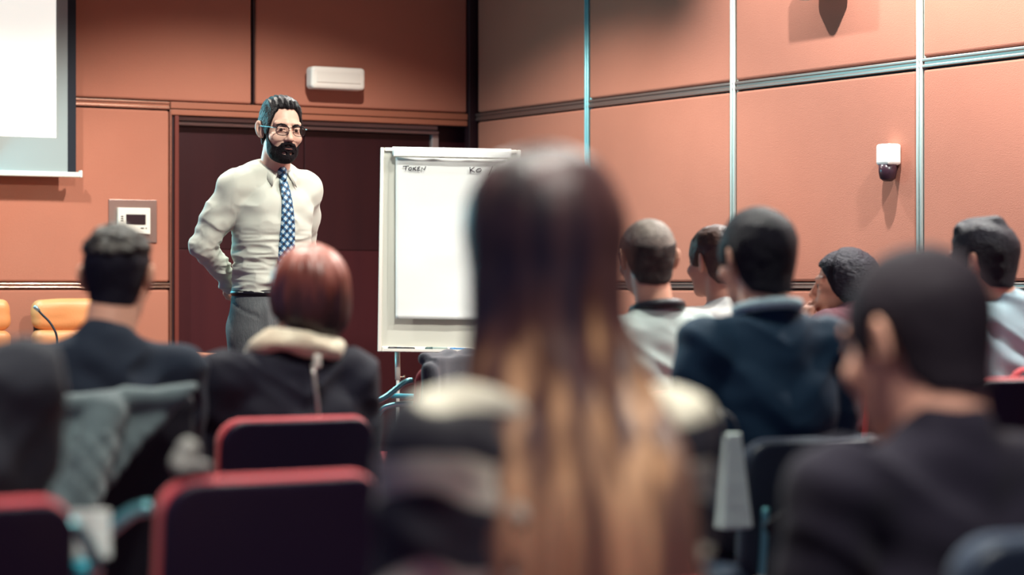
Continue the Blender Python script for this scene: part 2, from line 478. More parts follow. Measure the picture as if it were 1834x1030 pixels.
REC = 0.24
b = MB()
b.box((-6.6, 0.0, 0), (XD0, 0.12, CEIL)).box((XD0, 0.0, ZD), (0.0, 0.12, CEIL)).box((XD0-0.05, 0.12, 0), (0.1, REC+0.16, CEIL))
wall_back = tag(room('wall_back', b.mesh('wall_back', M_WALLBASE)), kind='structure')
def panel(parent, lo, hi):
    return link('panel', MB().box(lo, hi, 0.012, 3).mesh('panel', M_WALL), None, parent)
g = 0.006
panel(wall_back, (-6.6, -0.03, ZU1+g), (X450-0.012, 0, CEIL-0.01))
panel(wall_back, (X450+0.012, -0.03, ZU1+g), (-0.07, 0, CEIL-0.01))
panel(wall_back, (-6.6, -0.03, ZL1+g), (XD0-0.035, 0, ZU0-g))
panel(wall_back, (-6.6, -0.03, 0.1), (XD0-0.035, 0, ZL0-g))
link('joint_strip', MB().box((X450-0.004, -0.034, ZU1+0.015), (X450+0.004, -0.004, CEIL-0.01)).mesh('joint_strip', M_DARKSTRIP), None, wall_back)

b = MB(); b.box((0.0, -15, 0), (0.12, 0.0, CEIL))
wall_right = tag(room('wall_right', b.mesh('wall_right', M_WALLBASE)), kind='structure')
ys = [onR(p, 300)[0] for p in (1060, 1322, 1657)]
step = ys[1]-ys[2]
ys += [ys[2]-step, ys[2]-2*step, ys[2]-3*step]
ycol = [-0.06]+ys+[-15.0]
for i in range(len(ycol)-1):
    ya, yb = ycol[i+1]+(0.022 if i < len(ycol)-2 else 0), ycol[i]-0.022
    for z0, z1 in ((0.1, ZL0-g), (ZL1+g, ZU0-g), (ZU1+g, CEIL-0.01)):
        panel(wall_right, (-0.03, ya, z0), (0, yb, z1))

def trim(n, me, m): return tag(room('trim_%d' % n, me, m), kind='structure')
def railB(n, x0, x1, z0, z1):
    t = (z1-z0)
    trim(n, MB().box((x0, -0.036, z0), (x1, -0.004, z0+t*0.36), 0.004).box((x0, -0.028, z0+t*0.36), (x1, -0.002, z0+t*0.64)).box((x0, -0.036, z0+t*0.64), (x1, -0.004, z1), 0.004).mesh('rail', M_CHROME), None)
railB(1, -6.6, XD0-0.03, ZU0, ZU1)
railB(2, -6.6, XD0-0.03, ZL0, ZL1)
trim(3, MB().box((XD0-0.03, -0.036, ZD), (-0.07, -0.002, ZD+0.030), 0.004).box((XD0-0.03, -0.040, ZD+0.034), (-0.07, -0.002, ZU1), 0.004).mesh('head_trim', mat('head_trim_wood', 'a3664f', 0.45)), None)
M_RAILR = mat('bronze_rail', 'a8948c', 0.35, 0.85)
for n, (z0, z1) in ((4, (ZU0, ZU1)), (5, (ZL0, ZL1))):
    t = z1-z0
    trim(n, MB().box((-0.034, -15, z0), (-0.004, -0.06, z0+t*0.36), 0.004).box((-0.026, -15, z0+t*0.36), (-0.002, -0.06, z0+t*0.64)).box((-0.034, -15, z0+t*0.64), (-0.004, -0.06, z1), 0.004).mesh('rail', M_RAILR), None)
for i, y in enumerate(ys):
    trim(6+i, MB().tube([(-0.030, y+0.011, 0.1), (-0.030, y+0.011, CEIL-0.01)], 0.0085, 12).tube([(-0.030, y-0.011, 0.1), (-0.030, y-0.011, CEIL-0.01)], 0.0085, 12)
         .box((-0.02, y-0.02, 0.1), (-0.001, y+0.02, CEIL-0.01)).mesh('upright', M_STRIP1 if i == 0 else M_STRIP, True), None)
trim(12, MB().box((-0.07, -0.055, 0), (0.0, 0.0, CEIL-0.01), 0.004).mesh('corner_post', M_DARKSTRIP), None)
trim(13, MB().box((XD0-0.034, -0.036, 0), (XD0-0.020, -0.002, ZD+0.03), 0.004).mesh('jamb_strip', M_CHROME), None)
trim(14, MB().box((XD0-0.020, -0.02, 0), (XD0-0.004, 0.0, ZD)).mesh('jamb_joint', M_DARKSTRIP), None)
tag(room('baseboard_back', MB().box((-6.6, -0.032, 0), (XD0-0.035, 0, 0.1), 0.005).mesh('bb', M_DARKSTRIP)), kind='structure')
tag(room('baseboard_right', MB().box((-0.032, -15, 0), (0, -0.07, 0.1), 0.005).mesh('bb', M_DARKSTRIP)), kind='structure')

# the door in its recess
door = tag(room('door_1', MB().box((XD0, 0.121, 0.0), (-0.002, 0.150, 0.006)).mesh('threshold', M_DOORMETAL)), kind='structure')
c = 0.12
xr0, zt0 = onB(777, 236, c); xr1 = onB(765, 236, c)[0]; ztop = onB(500, 212, c)[1]; zlow = onB(500, 228, c)[1]
link('jamb', MB().box((XD0-0.002, -0.03, 0), (XD0+0.022, 0.12, ZD-0.002), 0.003).mesh('jamb', M_JAMB), None, door)
link('head_rail', MB().box((XD0+0.022, 0.07, zlow+0.012), (xr0, 0.118, zlow+0.05), 0.006).box((XD0+0.022, 0.055, zlow-0.012), (xr0, 0.118, zlow+0.008), 0.006).mesh('head_rail', M_DOORMETAL), None, door)
link('door_stile', MB().box((xr1, 0.06, 0), (xr0, 0.118, zlow-0.013), 0.006).mesh('stile', M_DOORMETAL), None, door)
xm = (XD0+0.022+xr1)/2
for xa, xb in ((XD0+0.024, xm-0.002), (xm+0.002, xr1-0.002)):
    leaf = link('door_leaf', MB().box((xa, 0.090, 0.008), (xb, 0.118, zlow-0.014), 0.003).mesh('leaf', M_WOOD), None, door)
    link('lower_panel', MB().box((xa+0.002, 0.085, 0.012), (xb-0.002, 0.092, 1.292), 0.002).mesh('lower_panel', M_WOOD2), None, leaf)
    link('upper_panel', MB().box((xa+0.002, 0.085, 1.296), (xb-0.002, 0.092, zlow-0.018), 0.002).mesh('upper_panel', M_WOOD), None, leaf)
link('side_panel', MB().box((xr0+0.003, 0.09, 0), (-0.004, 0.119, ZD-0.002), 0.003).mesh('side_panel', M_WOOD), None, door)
hx = xm+0.06
link('door_handle', MB().tube(spline([(hx, 0.084, 1.0), (hx, 0.05, 1.0), (hx+0.02, 0.04, 1.0), (hx+0.12, 0.04, 1.0)], 4), 0.009, 10).mesh('handle', M_DOORMETAL, True), None, door)

# ------------------------------------------------------------------ fixtures on the back wall
def wallthing(name, label, cat, x, y, z, group=None):
    p = RW(x, y, z)
    return tag(empty(name, p, ANG), label, cat, group)

# projection screen: hangs 12 cm off the wall
cS = -0.14
sx1, sz0 = onB(100, 247, cS); sx2 = onB(121, 247, cS)[0]; sx3 = onB(136, 247, cS)[0]; sxb, szb = onB(146, 309, cS); szb2 = onB(146, 318, cS)[1]
X0 = -5.2; ZT = CEIL-0.16
scr = wallthing('projection_screen', 'white pull-down projection screen hanging in front of the orange wall', 'screen', sxb, cS, szb2)
def sl(lo, hi, bev=0.0): return MB().box((lo[0]-sxb, lo[1], lo[2]-szb2), (hi[0]-sxb, hi[1], hi[2]-szb2), bev)
M_PROJ = mat('projected_picture', 'fafaf0', 0.8, emit=((1.0, 1.0, 0.92), 0.78))
link('screen_fabric', sl((X0, -0.001, szb), (sx2, 0.002, ZT)).mesh('fabric', M_GREYFAB), None, scr)
link('projected_picture', sl((X0+0.1, -0.004, sz0), (sx1, -0.0015, ZT-0.1)).mesh('picture', M_PROJ), None, scr)
o = link('black_border', sl((sx2, -0.0015, szb), (sx3, 0.002, ZT)).mesh('border', M_BLACK), None, scr)
link('bottom_bar', sl((X0-0.03, -0.015, szb2), (sxb-0.012, 0.015, szb), 0.005).mesh('bar', M_WHITE), None, scr)
link('end_cap', sl((sxb-0.012, -0.018, szb2-0.001), (sxb, 0.018, szb+0.010), 0.004).mesh('cap', M_WHITE), None, scr)
link('screen_housing', sl((X0-0.05, -0.06, ZT), (sxb, 0.08, CEIL-0.002), 0.015).mesh('housing', M_WHITE), None, scr)

def speaker(name, label, x, y, z, w, h, rz):
    s = tag(empty(name, RW(x, y, z), rz), label, 'speaker', 'white wall speakers')
    f = Field((-w/2-.02, -0.17, -h/2-.02), (w/2+.02, 0.02, h/2+.02), 0.006)
    f.add(rbox((0, -0.045, 0), (w/2, 0.045, h/2), 0.022), 0.004)
    X, Y, Z = f.grid(); f.cut(-(Y+0.085)+0.05*(-Z)-0.004, 0.015)
    link('cabinet', f.mesh('cabinet', mat('speaker_white', 'f3efe4', 0.5)), None, s)
    link('grille', MB().box((-w/2+.03, -0.094, -h/2+.03), (w/2-.03, -0.088, h/2-.025), 0.003, 2, Matrix.Rotation(-0.05, 4, 'X') @ Matrix.Translation((0, 0.006, 0))).mesh('grille', mat('speaker_grille', 'e9e5da', 0.6)), None, s)
    link('bracket', MB().box((-0.04, -0.012, -h*.3), (0.04, 0.029, h*.3), 0.004).mesh('bracket', M_WHITE), None, s)
    return s
xa, za = onB(552, 117, -0.1); xb, zb = onB(648, 165, -0.1)
speaker('wall_speaker', 'white rounded box speaker on the orange wall above the dark door', (xa+xb)/2, -0.06, (za+zb)/2, xb-xa, za-zb-0.01, ANG)
# its twin on the right wall hangs above the frame and throws the fanned shadow
yS, zS = onR(1470, -4, -0.1)
speaker('wall_speaker', 'white speaker high on the right wall above the frame, casting a shadow', -0.062, yS, zS+0.08, 0.30, 0.16, ANG-math.pi/2)

# intercom / control panel
cP = -0.03
xa, za = onB(194, 357, cP); xb, zb = onB(280, 435, cP)
cp = wallthing('control_panel', 'steel wall plate with white control unit and small dark display', 'control panel', (xa+xb)/2, cP, (za+zb)/2)
ox, oz = (xa+xb)/2, (za+zb)/2
def cpb(p0, p1, y0, y1, bev=0.002):
    a = onB(*p0, cP); b_ = onB(*p1, cP)
    return MB().box((a[0]-ox, y0, b_[1]-oz), (b_[0]-ox, y1, a[1]-oz), bev)
link('back_plate', cpb((194, 357), (280, 435), -0.008, 0.0).mesh('plate', M_STEEL), None, cp)
link('control_unit', cpb((208, 372), (266, 420), -0.03, -0.008, 0.004).mesh('unit', M_WHITE), None, cp)
link('display', cpb((222, 384), (257, 403), -0.032, -0.0295, 0.0005).mesh('display', M_DISPLAY), None, cp)
for k in range(3):
    link('button', cpb((213, 387+k*4), (217, 389+k*4), -0.032, -0.0295, 0.0003).mesh('button', M_DISPLAY), None, cp)
for p in ((248, 254), (257, 259)):
    link('button', cpb((p[0], 408), (p[1], 410), -0.032, -0.0295, 0.0003).mesh('button', M_DISPLAY), None, cp)

# white detector on the right wall
yA, zA = onR(1597, 258, -0.05); zB = onR(1597, 325, -0.05)[1]
det = tag(empty('motion_detector', RW(-0.03, yA, (zA+zB)/2), ANG-math.pi/2), 'small white detector box with dark lens on the right wall', 'detector')
hh = (zA-zB)/2
link('housing', MB().box((-0.046, -0.075, -hh*0.15), (0.046, 0, hh), 0.014, 3).mesh('housing', mat('bright_white', 'f4f4ec', 0.5)), None, det)
link('lens', MB().lathe([(0.018, -hh), (0.034, -hh*0.85), (0.040, -hh*0.5), (0.040, -hh*0.12)], 20, Matrix.Translation((0, -0.042, 0))).mesh('lens', mat('dark_lens', '3a2530', 0.3), True), None, det)

# ------------------------------------------------------------------ people: shared builders
def head_prims(female=False, beard_jaw=1.0):
    """head in its own frame: +Y the face, +X the person's right, origin between the ears; chin at -0.125, crown at +0.113"""
    P = []
    P.append((ell((0, -0.012, 0.032), (0.076, 0.096, 0.081)), 0.01, 'u'))        # cranium
    P.append((ell((0, 0.034, -0.03), (0.062, 0.062, 0.085)), 0.02, 'u'))         # face
    P.append((ell((0, 0.03, -0.085), (0.047*beard_jaw, 0.055, 0.036)), 0.02, 'u'))  # jaw
    P.append((ell((0, 0.074, -0.105), (0.022, 0.02, 0.019)), 0.02, 'u'))         # chin
    for s in (1, -1):
        P.append((ell((s*0.042, 0.064, -0.035), (0.022, 0.022, 0.018)), 0.02, 'u'))   # cheekbone
        P.append((cap((s*0.012, 0.088, 0.024), (s*0.046, 0.074, 0.022), 0.011, 0.009), 0.012, 'u'))  # brow
        P.append((ell((s*0.031, 0.098, -0.001), (0.017, 0.014, 0.012)), 0.012, 's'))  # eye socket
        P.append((ell((s*0.031, 0.078, -0.002), (0.0155, 0.0125, 0.0115)), 0.004, 'u'))  # lids
    P.append((cap((0, 0.088, 0.012), (0, 0.111, -0.034), 0.0075, 0.0115), 0.008, 'u'))  # nose
    for s in (1, -1): P.append((ell((s*0.011, 0.099, -0.038), (0.0085, 0.010, 0.0075)), 0.006, 'u'))
    P.append((cap((-0.016, 0.089, -0.069), (0.016, 0.089, -0.069), 0.0065), 0.006, 'u'))   # upper lip
    P.append((cap((-0.014, 0.088, -0.080), (0.014, 0.088, -0.080), 0.0075), 0.006, 'u'))   # lower lip
    P.append((cap((-0.022, 0.0975, -0.0745), (0.022, 0.0975, -0.0745), 0.0028), 0.003, 's'))
    return P
def ear_prims():
    P = []
    for s in (1, -1):
        M = Matrix.Translation((s*0.081, -0.016, -0.006)) @ Euler((0.18, s*0.12, s*0.50)).to_matrix().to_4x4()
        P.append((xf(ell((0, 0, 0), (0.0085, 0.021, 0.034)), M), 0.006, 'u'))
        P.append((xf(ell((s*0.0095, 0.003, 0.005), (0.0075, 0.011, 0.019)), M), 0.004, 's'))
        P.append((xf(ell((s*0.001, 0.006, -0.026), (0.007, 0.010, 0.011)), M), 0.004, 'u'))
    return P
def cranium_prims():
    return [(ell((0, -0.012, 0.032), (0.076, 0.096, 0.081)), 0.01, 'u'), (ell((0, 0.030, -0.03), (0.064, 0.062, 0.085)), 0.03, 'u'),
            (cap((0, -0.035, -0.03), (0, -0.035, -0.09), 0.057, 0.055), 0.03, 'u')]

def hand_prims(wrist, dirv, palm, side, curl=0.5, s=1.0):
    """five-fingered hand: dirv towards the fingertips, palm = palm normal, side = +1 thumb towards dir x palm"""
    d = Vector(dirv).normalized(); n = Vector(palm); n = (n-d*n.dot(d)).normalized(); x = d.cross(n)*side
    W = Vector(wrist)
    def p(a, b, c): return W+x*a*s+d*b*s+n*c*s
    P = [(cap(p(0, 0, 0), p(0, 0.03, 0), 0.027*s, 0.026*s), 0.015, 'u')]
    for a in (-0.028, -0.010, 0.009, 0.026): P.append((cap(p(a*0.7, 0.02, 0), p(a, 0.082, 0), 0.0155*s, 0.0125*s), 0.012, 'u'))
    for a, L, sp in ((-0.030, 0.062, -0.10), (-0.010, 0.080, -0.03), (0.010, 0.086, 0.03), (0.029, 0.076, 0.10)):
        q = Vector((a, 0.084, 0)); ang = 0.25*curl
        for k, fr in enumerate((0.45, 0.31, 0.24)):
            ang += curl*(0.35, 0.75, 0.55)[k]
            e = q+Vector((math.sin(sp)*L*fr, math.cos(ang)*L*fr, math.sin(ang)*L*fr))
            P.append((cap(p(*q), p(*e), (0.0092, 0.0084, 0.0076)[k]*s, (0.0085, 0.0077, 0.0066)[k]*s), 0.004, 'u')); q = e
    q = Vector((0.024, 0.018, 0.006))
    for k, (dx, dy, dz) in enumerate(((0.030, 0.026, 0.012), (0.010, 0.028, 0.010+0.006*curl), (0.0, 0.022, 0.012*curl))):
        e = q+Vector((dx, dy, dz)); P.append((cap(p(*q), p(*e), (0.0145, 0.011, 0.0095)[k]*s, (0.011, 0.0098, 0.0075)[k]*s), 0.006, 'u')); q = e
    return P, p(0, 0.08, 0.02)

def hairline_mask(f, line, soft=0.75):
    X, Y, Z = f.grid()
    phi = np.arctan2(np.abs(X), Y+0.0*Z)
    zl = np.interp(phi, [a for a, _ in line], [b for _, b in line])
    return (zl-Z)*soft

def short_hair(name, m, parent, M, line, thick, seed=1, amp=0.004, freq=(40, 40, 40), h=0.005, extra=(), k=0.01, th_fn=None, crown=None):
    f = Field((-0.12, -0.15, -0.15), (0.12, 0.13, 0.18), h)
    for p, kk, op in cranium_prims(): f.add(p, kk, op)
    X, Y, Z = f.grid()
    f.F = f.F-(thick if th_fn is None else th_fn(X, Y, Z)).astype(np.float32) if th_fn is not None else f.F-thick
    for p, kk in extra: f.add(p, kk)
    f.cut(hairline_mask(f, line), k)
    if crown is not None: f.cut((Z-crown-0.25*Y)*0.8+0*X, 0.008)
    fr = V3(freq)
    return link(name, f.mesh(name, m, lambda co, vn: amp*(vnoise(co*fr, seed)+0.5*vnoise(co*fr*2.1, seed+3))), None, parent, M=M)

def rotM(loc, yaw=0, pitch=0, roll=0, s=1.0):
    """yaw: turn to the person's left positive; pitch: look down positive"""
    return Matrix.Translation(loc) @ Euler((-pitch, roll, yaw), 'XYZ').to_matrix().to_4x4() @ Matrix.Scale(s, 4)

def eyes(parent, M):
    mw = mat('eye_white', 'b5a49a', 0.3); mi = mat('iris', '24160f', 0.15)
    for s in (1, -1):
        e = link('eye', MB().lathe([(0.0005, -0.0108), (0.0075, -0.0078), (0.0108, 0), (0.0098, 0.0045), (0.0075, 0.0078), (0.0005, 0.0108)], 16,
                 Matrix.Translation((s*0.031, 0.0815, -0.0025)) @ Matrix.Rotation(-math.pi/2, 4, 'X')).mesh('eye', mw, True), None, parent, M=M)
        link('iris', MB().lathe([(0.0070, -0.002), (0.0064, 0.001), (0.0005, 0.0022)], 14,
             Matrix.Translation((s*0.031+0.001, 0.0915, -0.0025)) @ Matrix.Rotation(-math.pi/2, 4, 'X')).mesh('iris', mi, True), None, e)

def shoe(parent, ank, th=0.0):
    f = Field((-0.07, -0.11, -0.02), (0.07, 0.24, 0.13), 0.008)
    f.add(cap((0, -0.045, 0.04), (0, 0.04, 0.045), 0.040, 0.042), 0.02); f.add(cap((0, 0.04, 0.038), (0, 0.16, 0.03), 0.043, 0.036), 0.03)
    f.add(cap((0, -0.02, 0.05), (0, -0.015, 0.09), 0.042, 0.045), 0.02)
    X, Y, Z = f.grid(); f.cut(-Z+0*X+0*Y, 0.004)
    link('shoe', f.mesh('shoe', M_SHOE), None, parent, M=Matrix.Translation((ank[0], ank[1], 0)) @ Matrix.Rotation(th, 4, 'Z'))

# ------------------------------------------------------------------ the standing speaker
def build_presenter():
    DM = 10.0; th = math.radians(180+35)
    px = 486
    loc = Vector(((px-CX)/F_PX*DM, DM, 0))
    HS = 1.06
    hl = Vector((0, 0, 0))
    # head: 508 px across, crown at 177 px
    topz = at(0, 177, DM).z
    yaw = math.radians(-12)     # head turned back from the body towards the camera
    dx = (508-px)/F_PX*DM; hy = dx/math.sin(math.radians(35))*1.0
    HM = rotM((0.004, min(hy, 0.085), topz-0.1215*HS), math.radians(-9), math.radians(5), math.radians(-2), HS)
    hc = HM.translation
    f = Field((-0.46, -0.40, -0.01), (0.46, 0.36, topz+0.05), 0.013,
              [((hc.x-0.115, hc.y-0.13, hc.z-0.16), (hc.x+0.115, hc.y+0.15, hc.z+0.13), 0.0028),
               ((-0.03, -0.30, 1.0), (0.15, -0.12, 1.16), 0.006)])
    zs = 1.515; NB = Vector((0, 0.015, 1.545))
    for s in (1, -1):
        f.add(cap((s*0.09, 0, 0.93), (s*0.11, 0.02, 0.50), 0.075, 0.052), 0.03)
        f.add(cap((s*0.11, 0.02, 0.50), (s*0.12, -0.02, 0.09), 0.052, 0.036), 0.02)
        f.add(cap((s*0.12, -0.03, 0.05), (s*0.14, 0.12, 0.03), 0.032, 0.026), 0.02)
    f.add(loft([(0.86, 0, 0, 0.12, 0.09), (0.98, 0, 0, 0.145, 0.10), (1.12, 0, 0, 0.13, 0.09), (1.38, 0, 0.0, 0.145, 0.10), (1.56, 0, -0.01, 0.11, 0.06)]), 0.03)
    arms = {1: [(0.175, -0.005, 1.50), (0.272, -0.085, 1.262), (0.120, -0.165, 1.125)], -1: [(-0.165, 0.0, 1.50), (-0.215, -0.125, 1.268), (-0.075, -0.180, 1.105)]}
    for s in (1, -1):
        a, b_, c_ = arms[s]
        f.add(cap(a, b_, 0.047, 0.037), 0.03); f.add(cap(b_, c_, 0.036, 0.027), 0.02)
    hp, _ = hand_prims(arms[1][2], (-0.8, -0.15, -0.35), (-0.1, -1, 0.2), -1, 0.5)
    for p, k, op in hp: f.add(p, k, op)
    hp, _ = hand_prims((-0.075, -0.185, 1.085), (0.9, -0.12, -0.10), (0, -1, 0.1), 1, 0.6)
    for p, k, op in hp: f.add(p, k, op)
    f.add(cap(NB-Vector((0, 0.01, 0.03)), hc+Vector((0, -0.02, -0.07)), 0.064, 0.060), 0.02)
    for p, k, op in head_prims(beard_jaw=1.08)+ear_prims(): f.add(xf(p, HM, HS), k, op)
    for s in (1, -1):
        f.add(xf(cap((s*0.018, 0.0905, 0.0048), (s*0.044, 0.0845, 0.0042), 0.0045), HM, HS), 0.003)
        f.add(xf(cap((s*0.019, 0.0890, -0.0105), (s*0.043, 0.0835, -0.0100), 0.0038), HM, HS), 0.003)
    me = f.mesh('person', mat('skin_pale', 'e6bda8', 0.48, var=(14, 'deb09a', 0.3), spec=0.4))
    P = link('person', me, None, None, loc, th)
    tag(P, 'standing bearded man with glasses, pale shirt and checked tie, hands behind back', 'person')
    eyes(P, HM)
    # hair combed back, short at the sides
    line = [(0, 0.078), (0.30, 0.082), (0.52, 0.078), (0.70, 0.052), (0.93, 0.0), (1.05, -0.022), (1.35, -0.026), (1.42, -0.02), (1.58, 0.022), (1.85, 0.012), (2.1, -0.045), (2.4, -0.066), (3.15, -0.07)]
    def th_fn(X, Y, Z):
        return 0.006+0.011*np.clip((Z-0.05)/0.06, 0, 1)*np.clip((Y+0.14)/0.12, 0, 1)+0*X
    M_H = mat('hair_black_slick', '120e13', 0.36, bump=(20, 1.0), stretch=(26, 4, 10), spec=0.22)
    f2 = Field((-0.115, -0.14, -0.12), (0.115, 0.13, 0.16), 0.0035)
    for p, kk, op in cranium_prims()[:2]: f2.add(p, kk, op)
    f2.add(cap((0, -0.035, 0.0), (0, -0.035, -0.07), 0.058, 0.052), 0.03)
    X, Y, Z = f2.grid(); f2.F = (f2.F-th_fn(X, Y, Z)).astype(np.float32)
    f2.cut(hairline_mask(f2, line), 0.006)
    link('hair', f2.mesh('hair', M_H, lambda co, vn: 0.003*np.sin(co[:, 0]*330+2*vnoise(co*18, 4))*np.clip((co[:, 2]-0.055)/0.03, 0, 1)+0.001*vnoise(co*90, 5)), None, P, M=HM)
    # beard and moustache
    f3 = Field((-0.10, -0.06, -0.16), (0.10, 0.14, 0.03), 0.003)
    for p, kk, op in head_prims(beard_jaw=1.08): f3.add(p, kk, op)
    X, Y, Z = f3.grid()
    phi = np.arctan2(np.abs(X), Y+0*Z)
    zl = np.interp(phi, [0, 0.18, 0.30, 0.5, 0.72, 0.95, 1.15, 1.3], [-0.066, -0.067, -0.068, -0.068, -0.060, -0.035, -0.012, -0.006])
    th3 = 0.004+0.006*np.clip((-Z-0.06)/0.05, 0, 1)*np.clip((Y+0.0)/0.05, 0, 1)
    f3.F = (f3.F-th3-0*X).astype(np.float32)
    f3.cut((Z-zl)*0.8, 0.004)
    f3.cut(np.interp(phi, [0, 1.2, 1.35, 1.5], [-0.1, -0.03, 0.0, 0.05])+0*Z, 0.003)
    f3.cut(-0.133-Z+0*X+0*Y, 0.004)
    for s in (1, -1): f3.add(ell((s*0.0130, 0.098, -0.0925), (0.0110, 0.03, 0.0050)), 0.002, 's')
    # moustache and the strip under the lip
    for s in (1, -1):
        f3.add(cap((s*0.003, 0.101, -0.054), (s*0.022, 0.094, -0.061), 0.0072, 0.0074), 0.003)
        f3.add(cap((s*0.022, 0.094, -0.061), (s*0.036, 0.079, -0.079), 0.0078, 0.0075), 0.003)
        f3.add(cap((s*0.036, 0.079, -0.079), (s*0.036, 0.073, -0.10), 0.008, 0.009), 0.003)
    f3.add(ell((0, 0.0945, -0.093), (0.0075, 0.008, 0.010)), 0.003)
    link('lips', MB().tube([(-0.020, 0.097, -0.0770), (-0.010, 0.1035, -0.0745), (0, 0.1045, -0.0755), (0.010, 0.1035, -0.0745), (0.020, 0.097, -0.0770)], [0.0012, 0.0030, 0.0034, 0.0030, 0.0012], 8).mesh('lips', mat('lip', '5e3733', 0.6), True), None, P, M=HM)
    M_B = mat('beard_black', '150f14', 0.65, bump=(300, 0.8), spec=0.15)
    link('beard', f3.mesh('beard', M_B, lambda co, vn: 0.0012*vnoise(co*260, 8)), None, P, M=HM)
    for s in (1, -1):
        link('eyebrow', MB().tube([(s*0.011, 0.0985, 0.0125), (s*0.022, 0.0975, 0.0165), (s*0.034, 0.0915, 0.018), (s*0.049, 0.079, 0.014)], [0.0026, 0.0046, 0.0044, 0.0018], 8).mesh('brow', M_B, True), None, P, M=HM)
    # glasses
    M_GF = mat('glasses_frame', '2a1d20', 0.3, 0.5)
    G = link('glasses', MB().tube(spline([(-0.010, 0.115, 0.003), (-0.004, 0.118, 0.007), (0.004, 0.118, 0.007), (0.010, 0.115, 0.003)], 4), 0.0011, 6).mesh('bridge', M_GF, True), None, P, M=HM)
    for s in (1, -1):
        ring = []
        for k in range(28):
            a = 2*math.pi*k/28; ca, sa = math.cos(a), math.sin(a)
            x = 0.034+0.0255*math.copysign(abs(ca)**0.75, ca); z = -0.005+0.0185*math.copysign(abs(sa)**0.75, sa)
            ring.append((s*x, 0.1155-0.25*max(x-0.012, 0)**1.0*0.42, z))
        link('rim', MB().tube(ring, [0.0022 if p_[2] > 0.002 else 0.0013 for p_ in ring], 6, True).mesh('rim', M_GF, True), None, G)
        bm = bmesh.new(); bm.faces.new([bm.verts.new(Vector(p)*1.0) for p in ring]); ml = bpy.data.meshes.new('lens'); bm.to_mesh(ml); bm.free()
        link('lens', ml, mat('lens_glass', '4a3a38', 0.02, alpha=0.22, spec=0.5), G)
        link('temple', MB().tube(spline([(s*0.060, 0.110, 0.003), (s*0.071, 0.098, 0.004), (s*0.081, 0.03, 0.006), (s*0.083, -0.01, 0.006)], 5), 0.0016, 6).mesh('temple', M_CHAIRMETAL, True), None, G)
    # shirt
    M_SH = mat('pale_shirt', 'cbcdc1', 0.8, bump=(500, 0.08), spec=0.2, sheen=0.1)
    fs = Field((-0.40, -0.33, 1.04), (0.40, 0.24, 1.66), 0.005)
    fs.add(loft([(1.055, 0, 0, 0.166, 0.118), (1.12, 0, 0, 0.160, 0.118), (1.22, 0, 0.0, 0.158, 0.118), (1.34, 0, 0.006, 0.168, 0.126), (1.43, 0, 0.004, 0.170, 0.124), (1.52, 0, -0.004, 0.145, 0.095), (1.585, 0, 0.004, 0.085, 0.07)], 2.2, 0.02), 0.02)
    for s in (1, -1):
        a, b_, c_ = [Vector(v) for v in arms[s]]
        fs.add(cap((s*0.05, -0.005, 1.565), a+Vector((0, 0, -0.002)), 0.052, 0.060), 0.04)
        fs.add(cap(a+Vector((-s*0.015, 0, 0)), a.lerp(b_, 0.5), 0.066, 0.062), 0.03)
        fs.add(cap(a.lerp(b_, 0.5), b_, 0.062, 0.054), 0.02)
        fs.add(cap(b_, c_, 0.053, 0.037), 0.015)
        fs.add(cap(c_, c_+(c_-b_).normalized()*0.025, 0.037, 0.036), 0.004)
    def folds(co, vn):
        x, y, z = co.T
        waist = np.clip((1.36-z)/0.12, 0, 1)*np.clip((0.2-np.abs(x))/0.03, 0, 1)
        w = vnoise(np.stack([x*7+z*4, y*7, z*36], 1), 11); w = 1-np.abs(w)*2
        w3 = 1-2*np.abs(vnoise(np.stack([x*12-z*9, y*12, z*62], 1), 12)); d = (0.009*w+0.005*w3)*waist
        ar = np.zeros(len(co))
        for s in (1, -1):
            e = V3(arms[s][1]); dd = np.linalg.norm(co-e, axis=1); ar = np.maximum(ar, np.clip(1-dd/0.16, 0, 1)*(s*x > 0.14))
        w2 = 1-2*np.abs(vnoise(np.stack([x*24+z*18, y*14, z*30-x*14], 1), 17))
        d += 0.0085*w2*ar+0.003*ar*vnoise(np.stack([x*45, y*45, z*45], 1), 19)
        ch = np.clip((z-1.3)/0.1, 0, 1)
        d += 0.009*ch*(1-2*np.abs(vnoise(np.stack([x*10+z*12, y*10, z*14-x*9], 1), 23)))
        return d
    shirt = link('shirt', fs.mesh('shirt', M_SH, folds), None, P)
    # collar with two points, placket and buttons
    bm = bmesh.new(); NS = 26; rows = []
    for i in range(NS+1):
        t = -1+2*i/NS; ph = t*math.radians(168); s = math.copysign(1, t); a = abs(t)
        top = Vector((0.067*math.sin(ph), 0.012-0.066*math.cos(ph)*1.0, 1.622-0.055*a**1.6))
        tip = np.clip((a-0.70)/0.30, 0, 1)
        bot = Vector((0.084*math.sin(ph)*(1-tip)+s*0.066*tip, (0.010-0.083*math.cos(ph))*(1-tip)+0.116*tip, (1.590-0.055*a**1.4)*(1-tip)+1.488*tip))
        top.y += 0.004*a
        if a > 0.97: bot = bot.lerp(top, 0.35)
        mid = top.lerp(bot, 0.25)+Vector((0.008*math.sin(ph), -0.008*math.cos(ph), 0.004))
        low = Vector((0.066*math.sin(ph), 0.012-0.066*math.cos(ph), 1.575-0.06*a**1.6))
        rows.append([bm.verts.new(v) for v in (low, top, mid, bot)])
    for i in range(NS):
        for k in range(3): bm.faces.new((rows[i][k], rows[i+1][k], rows[i+1][k+1], rows[i][k+1]))
    me = bpy.data.meshes.new('collar'); bm.to_mesh(me); bm.free(); me.polygons.foreach_set('use_smooth', [True]*len(me.polygons))
    col = link('collar', me, M_SH, shirt); md = col.modifiers.new('s', 'SOLIDIFY'); md.thickness = 0.003; md.offset = 0
